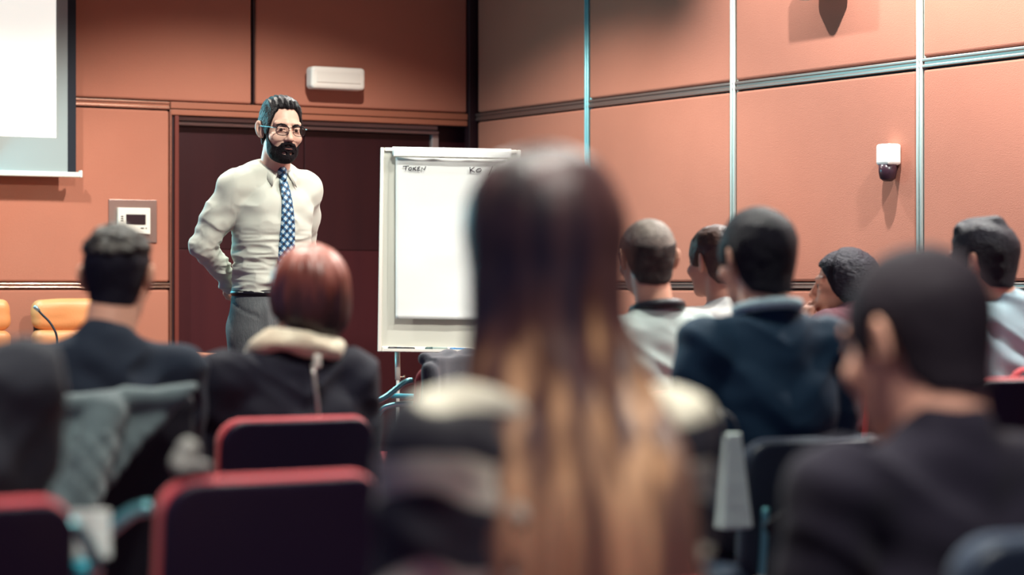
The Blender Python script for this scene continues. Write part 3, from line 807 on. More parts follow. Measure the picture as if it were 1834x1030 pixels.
    # tie: knot and blade following the chest
    mt = bpy.data.materials.new('checked_tie'); mt.use_nodes = True; nt = mt.node_tree; b = nt.nodes['Principled BSDF']; b.inputs['Roughness'].default_value = 0.55
    tc = nt.nodes.new('ShaderNodeTexCoord'); mp = nt.nodes.new('ShaderNodeMapping'); mp.inputs['Rotation'].default_value = (0, math.radians(38), 0)
    mp.inputs['Location'].default_value = (0.003, 0.5, 0.002)
    nt.links.new(tc.outputs['Object'], mp.inputs[0])
    def band(ax, wid):
        w = nt.nodes.new('ShaderNodeTexWave'); w.wave_type = 'BANDS'; w.bands_direction = ax; w.inputs['Scale'].default_value = wid
        nt.links.new(mp.outputs[0], w.inputs['Vector']); g_ = nt.nodes.new('ShaderNodeMath'); g_.operation = 'GREATER_THAN'; g_.inputs[1].default_value = 0.42
        nt.links.new(w.outputs['Fac'], g_.inputs[0]); return g_
    g1, g2 = band('X', 13), band('Z', 13)
    ad = nt.nodes.new('ShaderNodeMath'); ad.operation = 'ADD'; nt.links.new(g1.outputs[0], ad.inputs[0]); nt.links.new(g2.outputs[0], ad.inputs[1])
    dv = nt.nodes.new('ShaderNodeMath'); dv.operation = 'DIVIDE'; dv.inputs[1].default_value = 2; nt.links.new(ad.outputs[0], dv.inputs[0])
    r = nt.nodes.new('ShaderNodeValToRGB'); r.color_ramp.interpolation = 'CONSTANT'
    r.color_ramp.elements[0].color = (*lin('0e1a30'), 1); r.color_ramp.elements[1].position = 0.4; r.color_ramp.elements[1].color = (*lin('2b5f86'), 1)
    e = r.color_ramp.elements.new(0.8); e.color = (*lin('b4ccd4'), 1)
    nt.links.new(dv.outputs[0], r.inputs[0]); nt.links.new(r.outputs[0], b.inputs['Base Color'])
    bm = bmesh.new(); rows = []
    chest = [(1.553, 0.086, 0.014), (1.535, 0.103, 0.017), (1.50, 0.121, 0.020), (1.45, 0.135, 0.024), (1.40, 0.142, 0.028), (1.34, 0.142, 0.033), (1.26, 0.135, 0.037), (1.18, 0.130, 0.041), (1.10, 0.130, 0.044), (1.06, 0.134, 0.001)]
    for z, y, w in chest:
        rows.append([bm.verts.new((w*t, y-0.004*t*t*1.0, z)) for t in (-1, -0.5, 0, 0.5, 1)])
    for i in range(len(rows)-1):
        for k in range(4): bm.faces.new((rows[i][k], rows[i][k+1], rows[i+1][k+1], rows[i+1][k]))
    me = bpy.data.meshes.new('tie'); bm.to_mesh(me); bm.free(); me.polygons.foreach_set('use_smooth', [True]*len(me.polygons))
    tie = link('tie', me, mt, P); md = tie.modifiers.new('s', 'SOLIDIFY'); md.thickness = 0.006; md.offset = -1
    fk = Field((-0.04, 0.05, 1.51), (0.04, 0.14, 1.60), 0.004)
    fk.add(cap((0, 0.090, 1.568), (0, 0.102, 1.535), 0.021, 0.013), 0.004)
    link('knot', fk.mesh('knot', mt), None, tie)
    # trousers, belt, shoes
    M_TR = mat('grey_wool_trousers', '6a6d6e', 0.85, bump=(220, 0.25), var=(90, '5c6063', 0.3), stretch=(1, 1, 0.25), spec=0.2)
    ft = Field((-0.25, -0.22, 0.04), (0.25, 0.24, 1.09), 0.009)
    ft.add(loft([(0.79, 0, 0, 0.160, 0.110), (0.93, 0, -0.004, 0.186, 0.138), (1.02, 0, 0, 0.174, 0.128), (1.075, 0, 0, 0.163, 0.118)], 2.2, 0.01), 0.02)
    for s in (1, -1):
        ft.add(cap((s*0.09, 0.0, 0.90), (s*0.11, 0.02, 0.50), 0.098, 0.072), 0.03)
        ft.add(cap((s*0.11, 0.02, 0.50), (s*0.12, -0.02, 0.075), 0.072, 0.062), 0.03)
    def tf(co, vn):
        x, y, z = co.T
        crease = 0.006*np.exp(-((np.abs(x)-0.085)/0.012)**2)*(y > 0.05)*np.clip((1.06-z)/0.06, 0, 1)
        return crease+0.004*vnoise(np.stack([x*12, y*12, z*16], 1), 31)-0.006*np.exp(-((z-1.0+0.5*(y-0.05))/0.006)**2)*(np.abs(x) > 0.12)*(y > -0.03)
    tr = link('trousers', ft.mesh('trousers', M_TR, tf), None, P)
    link('belt', MB().tube([(0.166*math.cos(a), 0.121*math.sin(a), 1.068) for a in np.linspace(0, 2*math.pi, 40)[:-1]], 0.013, 8, True).mesh('belt', M_SHOE, True), None, tr)
    for s in (1, -1): shoe(P, (s*0.12, -0.02), -s*0.15)
    return P
build_presenter()

# ------------------------------------------------------------------ chairs
def back_prim(zt=0.80, hw=0.192, off=0.0, th=0.006, rd=0.012):
    zc, hz = (zt+0.44)/2, (zt-0.44)/2
    def fn(X, Y, Z):
        r = 0.055
        ax_, az = np.abs(X)-hw+r, np.abs(Z-zc)-hz+r
        d2 = np.sqrt(np.maximum(ax_, 0)**2+np.maximum(az, 0)**2)+np.minimum(np.maximum(ax_, az), 0)-r+rd
        dy = np.abs(Y-(-0.200+off-0.10*(Z-0.45)+0.55*X*X))-th
        return np.sqrt(np.maximum(d2, 0)**2+np.maximum(dy, 0)**2)+np.minimum(np.maximum(d2, dy), 0)-rd
    return fn, V3((-hw, -0.29, 0.44)), V3((hw, -0.14, zt))

CH = {}
def make_chair(mtop, mshell, zt=0.80, arms=True):
    ch = empty('meeting_chair')
    f = Field((-0.21, -0.29, 0.42), (0.21, -0.12, zt+0.02), 0.005); f.add(back_prim(zt))
    bk = link('backrest', f.mesh('backrest', mtop), None, ch)
    f = Field((-0.21, -0.31, 0.42), (0.21, -0.12, zt+0.02), 0.005); f.add(back_prim(zt-0.007, 0.190, -0.020, 0.004, 0.007))
    link('back_shell', f.mesh('back_shell', mshell), None, bk)
    f = Field((-0.25, -0.23, 0.38), (0.25, 0.29, 0.49), 0.007)
    f.add(rbox((0, 0.03, 0.43), (0.222, 0.225, 0.030), 0.028), 0.004)
    link('seat', f.mesh('seat', mtop, lambda co, vn: 0.004*np.clip(1-(co[:, 0]**2+(co[:, 1]-0.03)**2)/0.05, 0, 1)*(vn[:, 2] > 0.5)), None, ch)
    for sx in (1, -1):
        for ya, yb in ((0.20, 0.235), (-0.165, -0.235)):
            link('leg', MB().tube([(sx*0.205, ya, 0.408), (sx*0.21, ya*0.5+yb*0.5, 0.2), (sx*0.218, yb, 0.002)], 0.0105, 10).mesh('leg', M_CHAIRMETAL, True), None, ch)
        link('back_support', MB().tube(spline([(sx*0.15, -0.10, 0.392), (sx*0.15, -0.20, 0.41), (sx*0.15, -0.222, 0.47), (sx*0.15, -0.235, 0.60)], 5), 0.009, 8).mesh('support', M_CHAIRMETAL, True), None, ch)
        if not arms: continue
        arm = link('armrest', MB().tube(spline([(sx*0.196, -0.190, 0.752), (sx*0.220, -0.165, 0.742), (sx*0.264, -0.11, 0.690), (sx*0.285, -0.02, 0.648), (sx*0.285, 0.13, 0.635), (sx*0.280, 0.19, 0.60), (sx*0.250, 0.20, 0.50), (sx*0.212, 0.19, 0.415)], 6), 0.0105, 10).mesh('armrest', M_CHAIRMETAL, True), None, ch)
        link('arm_pad', MB().box((sx*0.285-0.020, -0.03, 0.654), (sx*0.285+0.020, 0.14, 0.672), 0.008, 3, Matrix.Translation((0, 0, 0.007)) @ Matrix.Shear('XY', 4, (0, 0))).mesh('pad', M_TEALPAD), None, arm)
    link('seat_frame', MB().box((-0.20, -0.17, 0.385), (0.20, 0.205, 0.401), 0.006).mesh('frame', M_CHAIRMETAL), None, ch)
    return ch
def place_chair(kind, loc, th, label, group=None):
    if kind not in CH:
        red = 'red' in kind
        CH[kind] = ch = make_chair(M_RED if red else M_NAVYCH, M_SHELL if red else M_SHELLN, 0.86 if 'tall' in kind else 0.755 if 'low' in kind else 0.80, 'arms' in kind)
    else:
        ch = copy_tree(CH[kind])
    ch.location = (loc[0], loc[1], 0); ch.rotation_euler = (0, 0, th)
    return tag(ch, label, 'chair', group or ('red meeting chairs' if 'red' in kind else 'navy meeting chairs'))

# ------------------------------------------------------------------ seated people
def seated(label, px, top, D, th, zs, sw=0.165, hx=0.0, hy=0.05, habs=None, pitch=0.0, roll=0.0, HS=1.0, lean=0.0, tw=1.0, topm=None, skin=None,
           arms=None, trm=None, female=False, hairtop=0.012, chair='red', chair_label=None, chair_dy=0.0, fold=0.004, face=False, top_name='shirt', neck_r=0.054, chair_dx=0.0):
    th = math.radians(th); skin = skin or M_SKIN; topm = topm or M_DARKTEE; trm = trm or M_TROUSER
    tp = at(px, top, D); ct, st = math.cos(th), math.sin(th)
    loc = Vector((tp.x-(ct*hx-st*hy), tp.y-(st*hx+ct*hy), 0))
    yaw = (math.radians(habs)-th) if habs is not None else 0.0
    HM = rotM((hx, hy, tp.z-(0.113*HS+hairtop)), yaw, math.radians(pitch), math.radians(roll), HS); hc = HM.translation
    ar = {1: [(sw, lean-0.01, zs), (sw+0.035, lean*0.7+0.03, zs-0.285), (0.11, 0.29, 0.655)], -1: [(-sw, lean-0.01, zs), (-sw-0.035, lean*0.7+0.03, zs-0.285), (-0.11, 0.29, 0.655)]}
    hd = {1: ((-0.25, 1, -0.15), (0, 0, -1), 1, 0.35), -1: ((0.25, 1, -0.15), (0, 0, -1), -1, 0.35)}
    if arms:
        for s_ in arms: ar[s_] = arms[s_][0]; hd[s_] = arms[s_][1]
    hands = []; fine = [((hc.x-0.11, hc.y-0.13, hc.z-0.15), (hc.x+0.11, hc.y+0.14, hc.z+0.13), 0.0036 if face else 0.0045)]
    for s_ in (1, -1):
        hp, cc = hand_prims(ar[s_][2], *hd[s_]); hands += hp
        fine.append((tuple(v-0.085 for v in cc), tuple(v+0.085 for v in cc), 0.006))
    lo = (-0.36, -0.22, -0.01); hi = (0.36, 0.75, tp.z+0.03)
    f = Field(lo, hi, 0.015, fine)
    for s_ in (1, -1):
        f.add(cap((s_*0.085, 0.0, 0.56), (s_*0.115, 0.44, 0.535), 0.072, 0.052), 0.03)
        f.add(cap((s_*0.115, 0.44, 0.535), (s_*0.12, 0.42, 0.09), 0.050, 0.035), 0.02)
        f.add(cap((s_*0.12, 0.41, 0.05), (s_*0.13, 0.56, 0.035), 0.032, 0.026), 0.02)
        a, b_, c_ = ar[s_]
        f.add(cap(a, b_, 0.045*tw, 0.036), 0.03); f.add(cap(b_, c_, 0.036, 0.026), 0.015)
    def L(z): return lean*np.clip((z-0.5)/(zs-0.5), 0, 1.1)
    f.add(loft([(0.50, 0, 0, 0.13, 0.10), (0.58, 0, L(.58), 0.14*tw, 0.10), (0.74, 0, L(.74), 0.118*tw, 0.088), (zs-0.10, 0, L(zs-.1), 0.140*tw, 0.095), (zs+0.035, 0, L(zs), 0.09, 0.055)]), 0.03)
    for p, k, op in hands: f.add(p, k, op)
    base = Vector((0, float(L(zs))-0.005, zs+0.03)); skull = HM @ Vector((0, -0.028, -0.06))
    f.add(cap(base, skull, neck_r+0.004, neck_r), 0.025)
    for p, k, op in head_prims(female)+ear_prims(): f.add(xf(p, HM, HS), k, op)
    P = link('person', f.mesh('person', skin), None, None, loc, th); tag(P, label, 'person')
    if face:
        eyes(P, HM)
    # top
    zlow = 0.497
    ex = [v for s_ in (1, -1) for v in ar[s_]]
    fs = Field((min(v[0] for v in ex)-0.10, -0.20, zlow-0.02), (max(v[0] for v in ex)+0.10, max(max(v[1] for v in ex)+0.08, 0.22), zs+0.16), 0.0085)
    fs.add(loft([(zlow, 0, 0, 0.158*tw, 0.118), (0.56, 0, L(.56), 0.166*tw, 0.122), (0.72, 0, L(.72), 0.152*tw, 0.114), (zs-0.14, 0, L(zs-.14), 0.168*tw, 0.120), (zs-0.03, 0, L(zs-.03)-0.004, 0.155*tw, 0.098), (zs+0.045, 0, L(zs)-0.006, 0.088, 0.066)], 2.3, 0.02), 0.02)
    nb = Vector((0, float(L(zs))-0.008, zs+0.047))
    fs.add(cap(nb-Vector((0, 0, 0.03)), nb+Vector((0, 0.004, 0.004)), neck_r+0.016, neck_r+0.011), 0.03)
    for s_ in (1, -1):
        a, b_, c_ = [Vector(v) for v in ar[s_]]
        fs.add(cap(nb+Vector((s_*0.04, 0, -0.022)), a, 0.048, 0.056*tw), 0.045)
        fs.add(cap(a, b_, 0.062*tw, 0.050), 0.03); fs.add(cap(b_, c_.lerp(b_, 0.1), 0.050, 0.036), 0.015)
    sd = random.randint(0, 9999)
    def dsp(co, vn):
        x, y, z = co.T
        w = 1-2*np.abs(vnoise(np.stack([x*7+z*6, y*8, z*15-np.abs(x)*10], 1), sd))
        w2 = vnoise(np.stack([x*16, y*16, z*30], 1), sd+1)
        return fold*(1.6*w+0.5*w2)
    T = link(top_name, fs.mesh(top_name, topm, dsp), None, P)
    ft = Field((-0.27, -0.20, 0.05), (0.27, 0.56, 0.66), 0.012)
    ft.add(loft([(0.470, 0, 0, 0.165, 0.125), (0.53, 0, 0, 0.172, 0.13), (0.60, 0, 0, 0.150, 0.112)], 2.4, 0.02), 0.02)
    for s_ in (1, -1):
        ft.add(cap((s_*0.085, 0.0, 0.56), (s_*0.115, 0.44, 0.535), 0.088, 0.068), 0.03)
        ft.add(cap((s_*0.115, 0.44, 0.535), (s_*0.12, 0.42, 0.10), 0.066, 0.056), 0.03)
        shoe(P, (s_*0.12, 0.42))
    X, Y, Z = ft.grid(); ft.cut(0.476-Z-np.where(Y > 0.27, 1.0, 0.0)+0*X, 0.004)
    link('trousers', ft.mesh('trousers', trm), None, P)
    if chair:
        o = Vector((chair_dx, chair_dy-0.0, 0)); w = Vector((loc.x+ct*o.x-st*o.y, loc.y+st*o.x+ct*o.y, 0))
        place_chair(chair, w, th, chair_label)
    return P, HM, T

LINE_M = [(0, 0.062), (0.45, 0.062), (0.75, 0.045), (0.95, 0.0), (1.2, -0.02), (1.40, -0.018), (1.58, 0.026), (1.85, 0.018), (2.1, -0.05), (2.5, -0.078), (3.15, -0.085)]
LINE_BALD = [(0, 0.10), (0.6, 0.095), (0.9, 0.06), (1.1, 0.0), (1.3, -0.02), (1.58, 0.026), (1.85, 0.018), (2.1, -0.05), (2.5, -0.07), (3.15, -0.075)]
random.seed(5)

# man in the navy T-shirt
M_HA = mat('hair_greying_curls', '4a443f', 0.55, var=(38, '1d181a', 0.10), bump=(60, 0.8), spec=0.4)
M_HSHORT = mat('hair_clipped', '131020', 0.65, bump=(300, 0.4), spec=0.25)
P, HM, T = seated('man in navy T-shirt with greying curly hair, seated before the orange chairs', 211, 397, 5.5, 24, 0.908, sw=0.168, habs=-2, hx=0.045, hy=0.05, HS=0.94, lean=0.0, topm=M_DARKTEE,
                  hairtop=0.016, chair='red', chair_label='red chair behind the navy T-shirt man, hidden under coats', chair_dx=-0.06, neck_r=0.056, fold=0.005)
short_hair('hair', M_HSHORT, P, HM, LINE_M, 0.005, 2, 0.001)
short_hair('hair_top', M_HA, P, HM, [(0, 0.055), (0.9, 0.045), (1.6, 0.060), (2.3, 0.050), (3.15, 0.045)], 0.014, 9, 0.006, (52, 52, 52), 0.004, k=0.015)
PA = P

# red-haired woman in a dark jacket
M_HB = ramp_mat('hair_copper_lit_top', [(0.0, '1c0f16'), (0.42, '3d1d1e'), (0.66, '70382f'), (1.0, 'b87468')], -0.09, 0.13, 0.9, 0.38, 0.5, 0.4, (26, 26, 8))  # lit top and shaded nape painted into the copper
M_JACKB = mat('black_jacket', '151425', 0.75, bump=(160, 0.15), sheen=0.04, spec=0.25)
P, HM, T = seated('woman with short copper red hair and cream scarf over black jacket', 551, 437, 5.85, 30, 0.875, sw=0.166, habs=30, hx=0.075, hy=0.06, lean=0.015, tw=1.02, topm=M_JACKB, skin=M_SKIN2, HS=0.95,
                  hairtop=0.024, chair='red', chair_dx=-0.085, chair_label='red chair carrying the copper-haired woman in black jacket', female=True, fold=0.006, top_name='jacket', neck_r=0.05)
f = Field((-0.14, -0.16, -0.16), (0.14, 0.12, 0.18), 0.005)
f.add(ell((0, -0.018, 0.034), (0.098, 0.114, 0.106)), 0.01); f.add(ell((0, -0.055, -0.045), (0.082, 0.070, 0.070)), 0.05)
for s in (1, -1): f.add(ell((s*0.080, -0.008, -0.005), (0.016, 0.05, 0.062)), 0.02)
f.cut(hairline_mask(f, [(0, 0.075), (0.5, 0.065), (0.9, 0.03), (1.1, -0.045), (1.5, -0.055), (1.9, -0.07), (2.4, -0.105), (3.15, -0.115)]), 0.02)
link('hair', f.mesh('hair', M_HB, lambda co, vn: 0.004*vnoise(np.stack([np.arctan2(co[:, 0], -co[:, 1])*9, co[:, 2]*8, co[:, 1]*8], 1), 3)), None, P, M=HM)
# scarf wound round the neck
M_SCARF = mat('cream_scarf', 'e2dac4', 0.85, bump=(90, 0.4), var=(10, 'd2b79c', 0.25), sheen=0.2)
ring = []
for k in range(28):
    a = 2*math.pi*k/28; bk = (1-math.sin(a))/2
    ring.append((0.100*math.cos(a)+0.02, 0.018+0.085*math.sin(a), 0.878+0.048+0.036*bk+0.012*math.sin(2*a+0.5)))
f = Field((-0.19, -0.16, 0.84), (0.19, 0.19, 1.05), 0.006)
for k in range(28): f.add(cap(ring[k], ring[(k+1) % 28], 0.020+0.004*math.sin(k*1.3), 0.020+0.004*math.sin((k+1)*1.3)), 0.015)
for k in range(28):
    q = [tuple(c*0.86 if i < 2 else c+0.020 for i, c in enumerate(r)) for r in (ring[k], ring[(k+1) % 28])]
    f.add(cap(q[0], q[1], 0.014), 0.008)
link('scarf', f.mesh('scarf', M_SCARF, lambda co, vn: 0.005*vnoise(co*np.array([22, 22, 50]), 41)), None, P)
zip_pts = [(0.015+0.006*math.sin(z*20), -0.128+0.06*max(0, z-0.86)/0.06*0.4, z) for z in np.linspace(0.915, 0.70, 9)]
M_ZIP = mat('zip_metal', 'b9b4b0', 0.35, 0.8)
zt_ = link('zip', MB().tube([(x, -0.130+0.35*max(0, z-0.84)**1.0, z) for x, y, z in zip_pts], 0.0045, 6).mesh('zip', M_ZIP, True), None, T)
link('zip_pull', MB().box((0.006, -0.128, 0.905), (0.024, -0.112, 0.938), 0.006).mesh('pull', M_WHITE), None, zt_)
for s in (1, -1):
    link('earring', MB().lathe([(0.001, -0.010), (0.008, -0.004), (0.008, 0.004), (0.001, 0.010)], 10, Matrix.Translation((s*0.083, -0.005, -0.062))).mesh('earring', mat('pearl', 'e8ddd0', 0.2), True), None, P, M=HM)
PB = P

# long-haired woman in front
M_TOPC = bpy.data.materials.new('patterned_blouse'); M_TOPC.use_nodes = True
nt = M_TOPC.node_tree; b = nt.nodes['Principled BSDF']; b.inputs['Roughness'].default_value = 0.7
tc = nt.nodes.new('ShaderNodeTexCoord'); mp = nt.nodes.new('ShaderNodeMapping'); mp.inputs['Location'].default_value = (0.0, 0.0, 0.035)
nt.links.new(tc.outputs['Object'], mp.inputs[0])
n = nt.nodes.new('ShaderNodeTexWave'); n.bands_direction = 'Z'; n.inputs['Scale'].default_value = 2.6; n.inputs['Distortion'].default_value = 4.0; n.inputs['Detail'].default_value = 1.0; n.inputs['Detail Scale'].default_value = 2.2; nt.links.new(mp.outputs[0], n.inputs['Vector'])
r = nt.nodes.new('ShaderNodeValToRGB'); r.color_ramp.elements[0].position = 0.62; r.color_ramp.elements[0].color = (*lin('191722'), 1)
r.color_ramp.elements[1].position = 0.70; r.color_ramp.elements[1].color = (*lin('b9b3a2'), 1)
nt.links.new(n.outputs[0], r.inputs[0]); nt.links.new(r.outputs[0], b.inputs['Base Color'])
P, HM, T = seated('woman with very long brown hair fading to blond, seen from behind at the centre', 975, 258, 3.0, 28, 0.910, sw=0.155, habs=10, hx=0.02, hy=0.05, lean=0.0, tw=1.0, topm=M_TOPC, HS=0.97,
                  hairtop=0.02, chair='red low', chair_label='low red chair of the long-haired woman, mostly behind her hair', female=True, fold=0.005, top_name='blouse', neck_r=0.048, chair_dx=-0.07)
M_HC = ramp_mat('hair_ombre', [(0.0, '4a322f'), (0.25, '8a634c'), (0.42, 'cda07a'), (0.53, 'c0926c'), (0.66, '4a2b22'), (0.80, '1a1320'), (1.0, '2a1d20')], 0.50, 1.27, 0.75, 0.42, 0.3, 0.5, (26, 26, 1.3), '4a3031')
hcx, hcy, hcz = HM.translation
tpz = at(0, 258, 3.0).z
# silhouette (z, centre x, centre y, half width, half depth) in a frame facing straight away
f = Field((-0.24, -0.24, 0.62), (0.24, 0.16, tpz+0.02), 0.006)
f.add(ell((0, 0.0, tpz-0.098), (0.094, 0.108, 0.098)), 0.02)
f.add(loft([(0.66, 0.035, -0.165, 0.125, 0.040), (0.76, 0.034, -0.160, 0.138, 0.042), (0.86, 0.026, -0.148, 0.138, 0.046), (0.93, 0.014, -0.118, 0.126, 0.052), (0.99, 0.004, -0.080, 0.108, 0.062), (1.05, 0.0, -0.045, 0.098, 0.078), (1.12, 0, -0.022, 0.099, 0.094), (1.20, 0, -0.008, 0.093, 0.096), (1.245, 0, 0, 0.07, 0.08)], 2.1, 0.03), 0.03)
X, Y, Z = f.grid()
f.cut(np.where(Z < tpz-0.09, (Y-0.028), -1.0)+0*X, 0.02)        # open at the face
def dC(co, vn):
    x, y, z = co.T
    fall = np.clip((tpz-0.05-z)/0.2, 0.1, 1)
    a = x+0.06*vnoise(np.stack([x*6, y*6, z*3.5], 1), 7)
    s1 = vnoise(np.stack([a*38, y*14, z*1.6], 1), 51); s2 = vnoise(np.stack([a*90, y*30, z*2.5], 1), 52)
    return fall*(0.016*s1+0.006*s2)
H = link('hair', f.mesh('hair', M_HC, dC), None, P, M=Matrix.Translation((hcx, hcy, 0)) @ Matrix.Rotation(math.radians(-28+6), 4, 'Z'))
PC = P

# balding man in a pale shirt
M_SHD = mat('pale_grey_shirt', 'aab7b4', 0.85, bump=(200, 0.1), spec=0.2)
P, HM, T = seated('balding grey-haired man in pale shirt with dark collar by the right wall', 1160, 390, 7.3, 30, 0.945, sw=0.168, habs=14, hy=0.05, topm=M_SHD, hairtop=0.006, chair='red',
                  chair_label='red chair of the balding man, hidden behind the long hair', fold=0.006)
short_hair('hair_crown', mat('hair_grey_crown', '9c9188', 0.65, var=(30, '6a605a', 0.2), bump=(150, 0.5), spec=0.25), P, HM, [(0, 0.10), (0.9, 0.085), (1.2, 0.02), (1.58, 0.03), (3.15, 0.0)], 0.003, 61, 0.001)
short_hair('hair', mat('hair_grey_thin', '2a2324', 0.7, var=(30, '4d4542', 0.2), bump=(200, 0.5), spec=0.2), P, HM, [(0, 0.085), (0.9, 0.075), (1.2, 0.0), (1.58, 0.026), (1.85, 0.018), (2.1, -0.05), (2.5, -0.078), (3.15, -0.085)], 0.006, 6, 0.002, crown=0.062)
link('collar', MB().tube([(0.070*math.cos(a), -0.004+0.070*math.sin(a), 1.032+0.014*math.sin(-a)) for a in np.linspace(0, 2*math.pi, 28)[:-1]], 0.016, 8, True).mesh('collar', M_GRIP, True), None, T)

# man in the blue blazer
M_BLAZ = mat('blue_blazer', '15334a', 0.75, bump=(160, 0.15), sheen=0.04, spec=0.25)
M_PALEBLUE = mat('pale_blue_shirt', 'a9c3cc', 0.8, bump=(200, 0.1), spec=0.2)
P, HM, T = seated('man in dark blue blazer with short black hair, seen from behind', 1355, 370, 5.75, 26, 0.955, sw=0.175, habs=24, hy=0.045, topm=M_BLAZ, hairtop=0.012, chair='navy low',
                  chair_label='navy chair of the blue blazer man with a white bag on it', fold=0.006, top_name='blazer', neck_r=0.056)
short_hair('hair', M_HAIRDARK, P, HM, LINE_M, 0.012, 12, 0.002)
link('collar', MB().tube([(0.073*math.cos(a), -0.004+0.073*math.sin(a), 1.046+0.014*math.sin(-a)) for a in np.linspace(0, 2*math.pi, 28)[:-1]], 0.014, 8, True).mesh('collar', M_PALEBLUE, True), None, T)
PE = P

# person hidden behind him
P, HM, T = seated('brown-haired person in white shirt half hidden behind the blue blazer man', 1281, 402, 8.3, 32, 0.955, sw=0.16, habs=38, hy=0.05, topm=mat('white_shirt', 'dfe3dd', 0.8, spec=0.2), hairtop=0.012,
                  chair='red', chair_label='red chair wholly behind the blue blazer man')
short_hair('hair', mat('hair_brown', '4e3a33', 0.5, bump=(40, 0.5)), P, HM, LINE_M, 0.012, 15, 0.002)

# woman resting her cheek on her hand
M_MAROON = mat('maroon_top', '4a1f2b', 0.8)
P, HM, T = seated('dark-haired woman in maroon resting her cheek on her hand', 1510, 448, 8.6, 38, 0.95, sw=0.15, habs=84, hy=0.09, lean=0.03, tw=0.92, topm=M_MAROON, HS=1.0, hairtop=0.014, female=True, chair='red',
                  chair_label='red chair of the woman who rests her cheek', face=True, neck_r=0.045,
                  arms={-1: ([(-0.15, 0.02, 0.95), (-0.175, 0.22, 0.77), (-0.125, 0.165, 0.935)], ((0.28, -0.1, 1), (0.9, -0.3, 0), -1, 0.9))})
# bare forearm: shorten the sleeve by giving the arm a cuff
short_hair('hair', M_HAIRDARK, P, HM, [(0, 0.072), (0.5, 0.062), (0.85, 0.03), (1.1, -0.02), (1.4, -0.05), (2.1, -0.085), (3.15, -0.095)], 0.018, 21, 0.002)
short_hair('side_hair', M_HAIRDARK, P, HM, [(0, 0.2), (1.0, 0.2), (1.25, -0.035), (2.2, -0.075), (3.15, -0.09)], 0.026, 22, 0.002)
f = Field((-0.06, -0.20, -0.06), (0.06, -0.06, 0.10), 0.006); f.add(ell((0, -0.125, 0.02), (0.04, 0.036, 0.04)))
link('hair_bun', f.mesh('bun', M_HAIRDARK, lambda co, vn: 0.003*vnoise(co*60, 3)), None, P, M=HM)

# man in the pale blue shirt
P, HM, T = seated('man in pale blue shirt with black hair turned to the left by the right wall', 1757, 393, 7.4, 30, 0.975, sw=0.175, habs=52, hx=-0.06, hy=0.06, topm=M_PALEBLUE, hairtop=0.014, chair='red tall', chair_label='red chair of the man in the pale blue shirt',
                  fold=0.006, face=True)
short_hair('hair', M_HAIRDARK, P, HM, LINE_M, 0.016, 31, 0.0022, (26, 26, 26), 0.004, [(cap((-0.035, 0.055, 0.095), (0.035, 0.055, 0.095), 0.016), 0.02), (cap((0, 0.06, 0.1), (0, -0.05, 0.115), 0.024), 0.02)])

# short-haired man in front on the right
M_TEEH = mat('charcoal_knit', '1b1724', 0.9, bump=(120, 0.2), sheen=0.04, spec=0.2)
P, HM, T = seated('short-haired man in charcoal sweater, close on the right, face turned left', 1640, 440, 3.25, 30, 0.83, sw=0.185, habs=38, pitch=10, hy=0.09, lean=0.03, topm=M_TEEH, hairtop=0.009, chair='navy',
                  chair_label='navy chair close on the right under the charcoal sweater man', face=True, fold=0.005, top_name='sweater', neck_r=0.06, HS=1.04)
short_hair('hair', mat('hair_cropped_brown', '211a22', 0.7, bump=(220, 0.5), spec=0.15), P, HM, LINE_M, 0.008, 33, 0.001)

# person cut by the left edge
M_COATJ = mat('grey_black_coat', '2c2d36', 0.8, bump=(120, 0.2), sheen=0.04, spec=0.25)
P, HM, T = seated('person in dark grey jacket cut off by the left edge, only one shoulder in view', -200, 330, 3.6, 30, 0.945, sw=0.18, habs=10, topm=M_COATJ, chair='red arms',
                  arms={1: ([(0.18, -0.01, 0.945), (0.178, 0.03, 0.665), (0.11, 0.29, 0.655)], ((-0.25, 1, -0.15), (0, 0, -1), 1, 0.35)), -1: ([(-0.18, -0.01, 0.945), (-0.178, 0.03, 0.665), (-0.11, 0.29, 0.655)], ((0.25, 1, -0.15), (0, 0, -1), -1, 0.35))},
                  chair_label='red chair at the bottom left corner under the grey jacket person', fold=0.008, top_name='jacket', tw=1.05)
short_hair('hair', M_HAIRDARK, P, HM, LINE_M, 0.012, 12, 0.002)

# ------------------------------------------------------------------ the flipchart
D_F = 11.4; SF = D_F/F_PX
FC = at(805, 449, D_F)
fr = empty('flipchart', (FC.x, FC.y, 0), math.radians(4))
tag(fr, 'white flipchart easel standing before the dark door', 'flipchart')
FM = Matrix.Translation((0, 0, FC.z)) @ Euler((math.radians(-3.5), math.radians(0.9), 0)).to_matrix().to_4x4()   # leans back a little
def fx(px): return (px-805)*SF
def fz(py): return (449-py)*SF
M_BOARD = mat('board_enamel', 'bfbfb4', 0.35); M_BFRAME = mat('board_frame', 'dcd9cf', 0.4, 0.3); M_PAPER = mat('flip_paper', 'd3d7d4', 0.85, bump=(6, 0.25)); M_INK = mat('ink', '1b1b26', 0.7)
def fbox(p, q, y0, y1, bev=0.002): return MB().box((fx(p[0]), y0, fz(q[1])), (fx(q[0]), y1, fz(p[1])), bev)
link('board', fbox((684, 272), (926, 624), 0.0, 0.014).mesh('board', M_BOARD), None, fr, M=FM)
for p, q in (((679, 266), (686, 632)), ((924, 266), (931, 632))):
    link('side_rail', fbox(p, q, -0.014, 0.018, 0.004).mesh('rail', M_BFRAME), None, fr, M=FM)
link('top_rail', fbox((686, 266), (924, 273), -0.014, 0.018, 0.004).mesh('rail', M_BFRAME), None, fr, M=FM)
link('bottom_rail', fbox((686, 622), (924, 632), -0.012, 0.018, 0.004).mesh('rail', M_BFRAME), None, fr, M=FM)
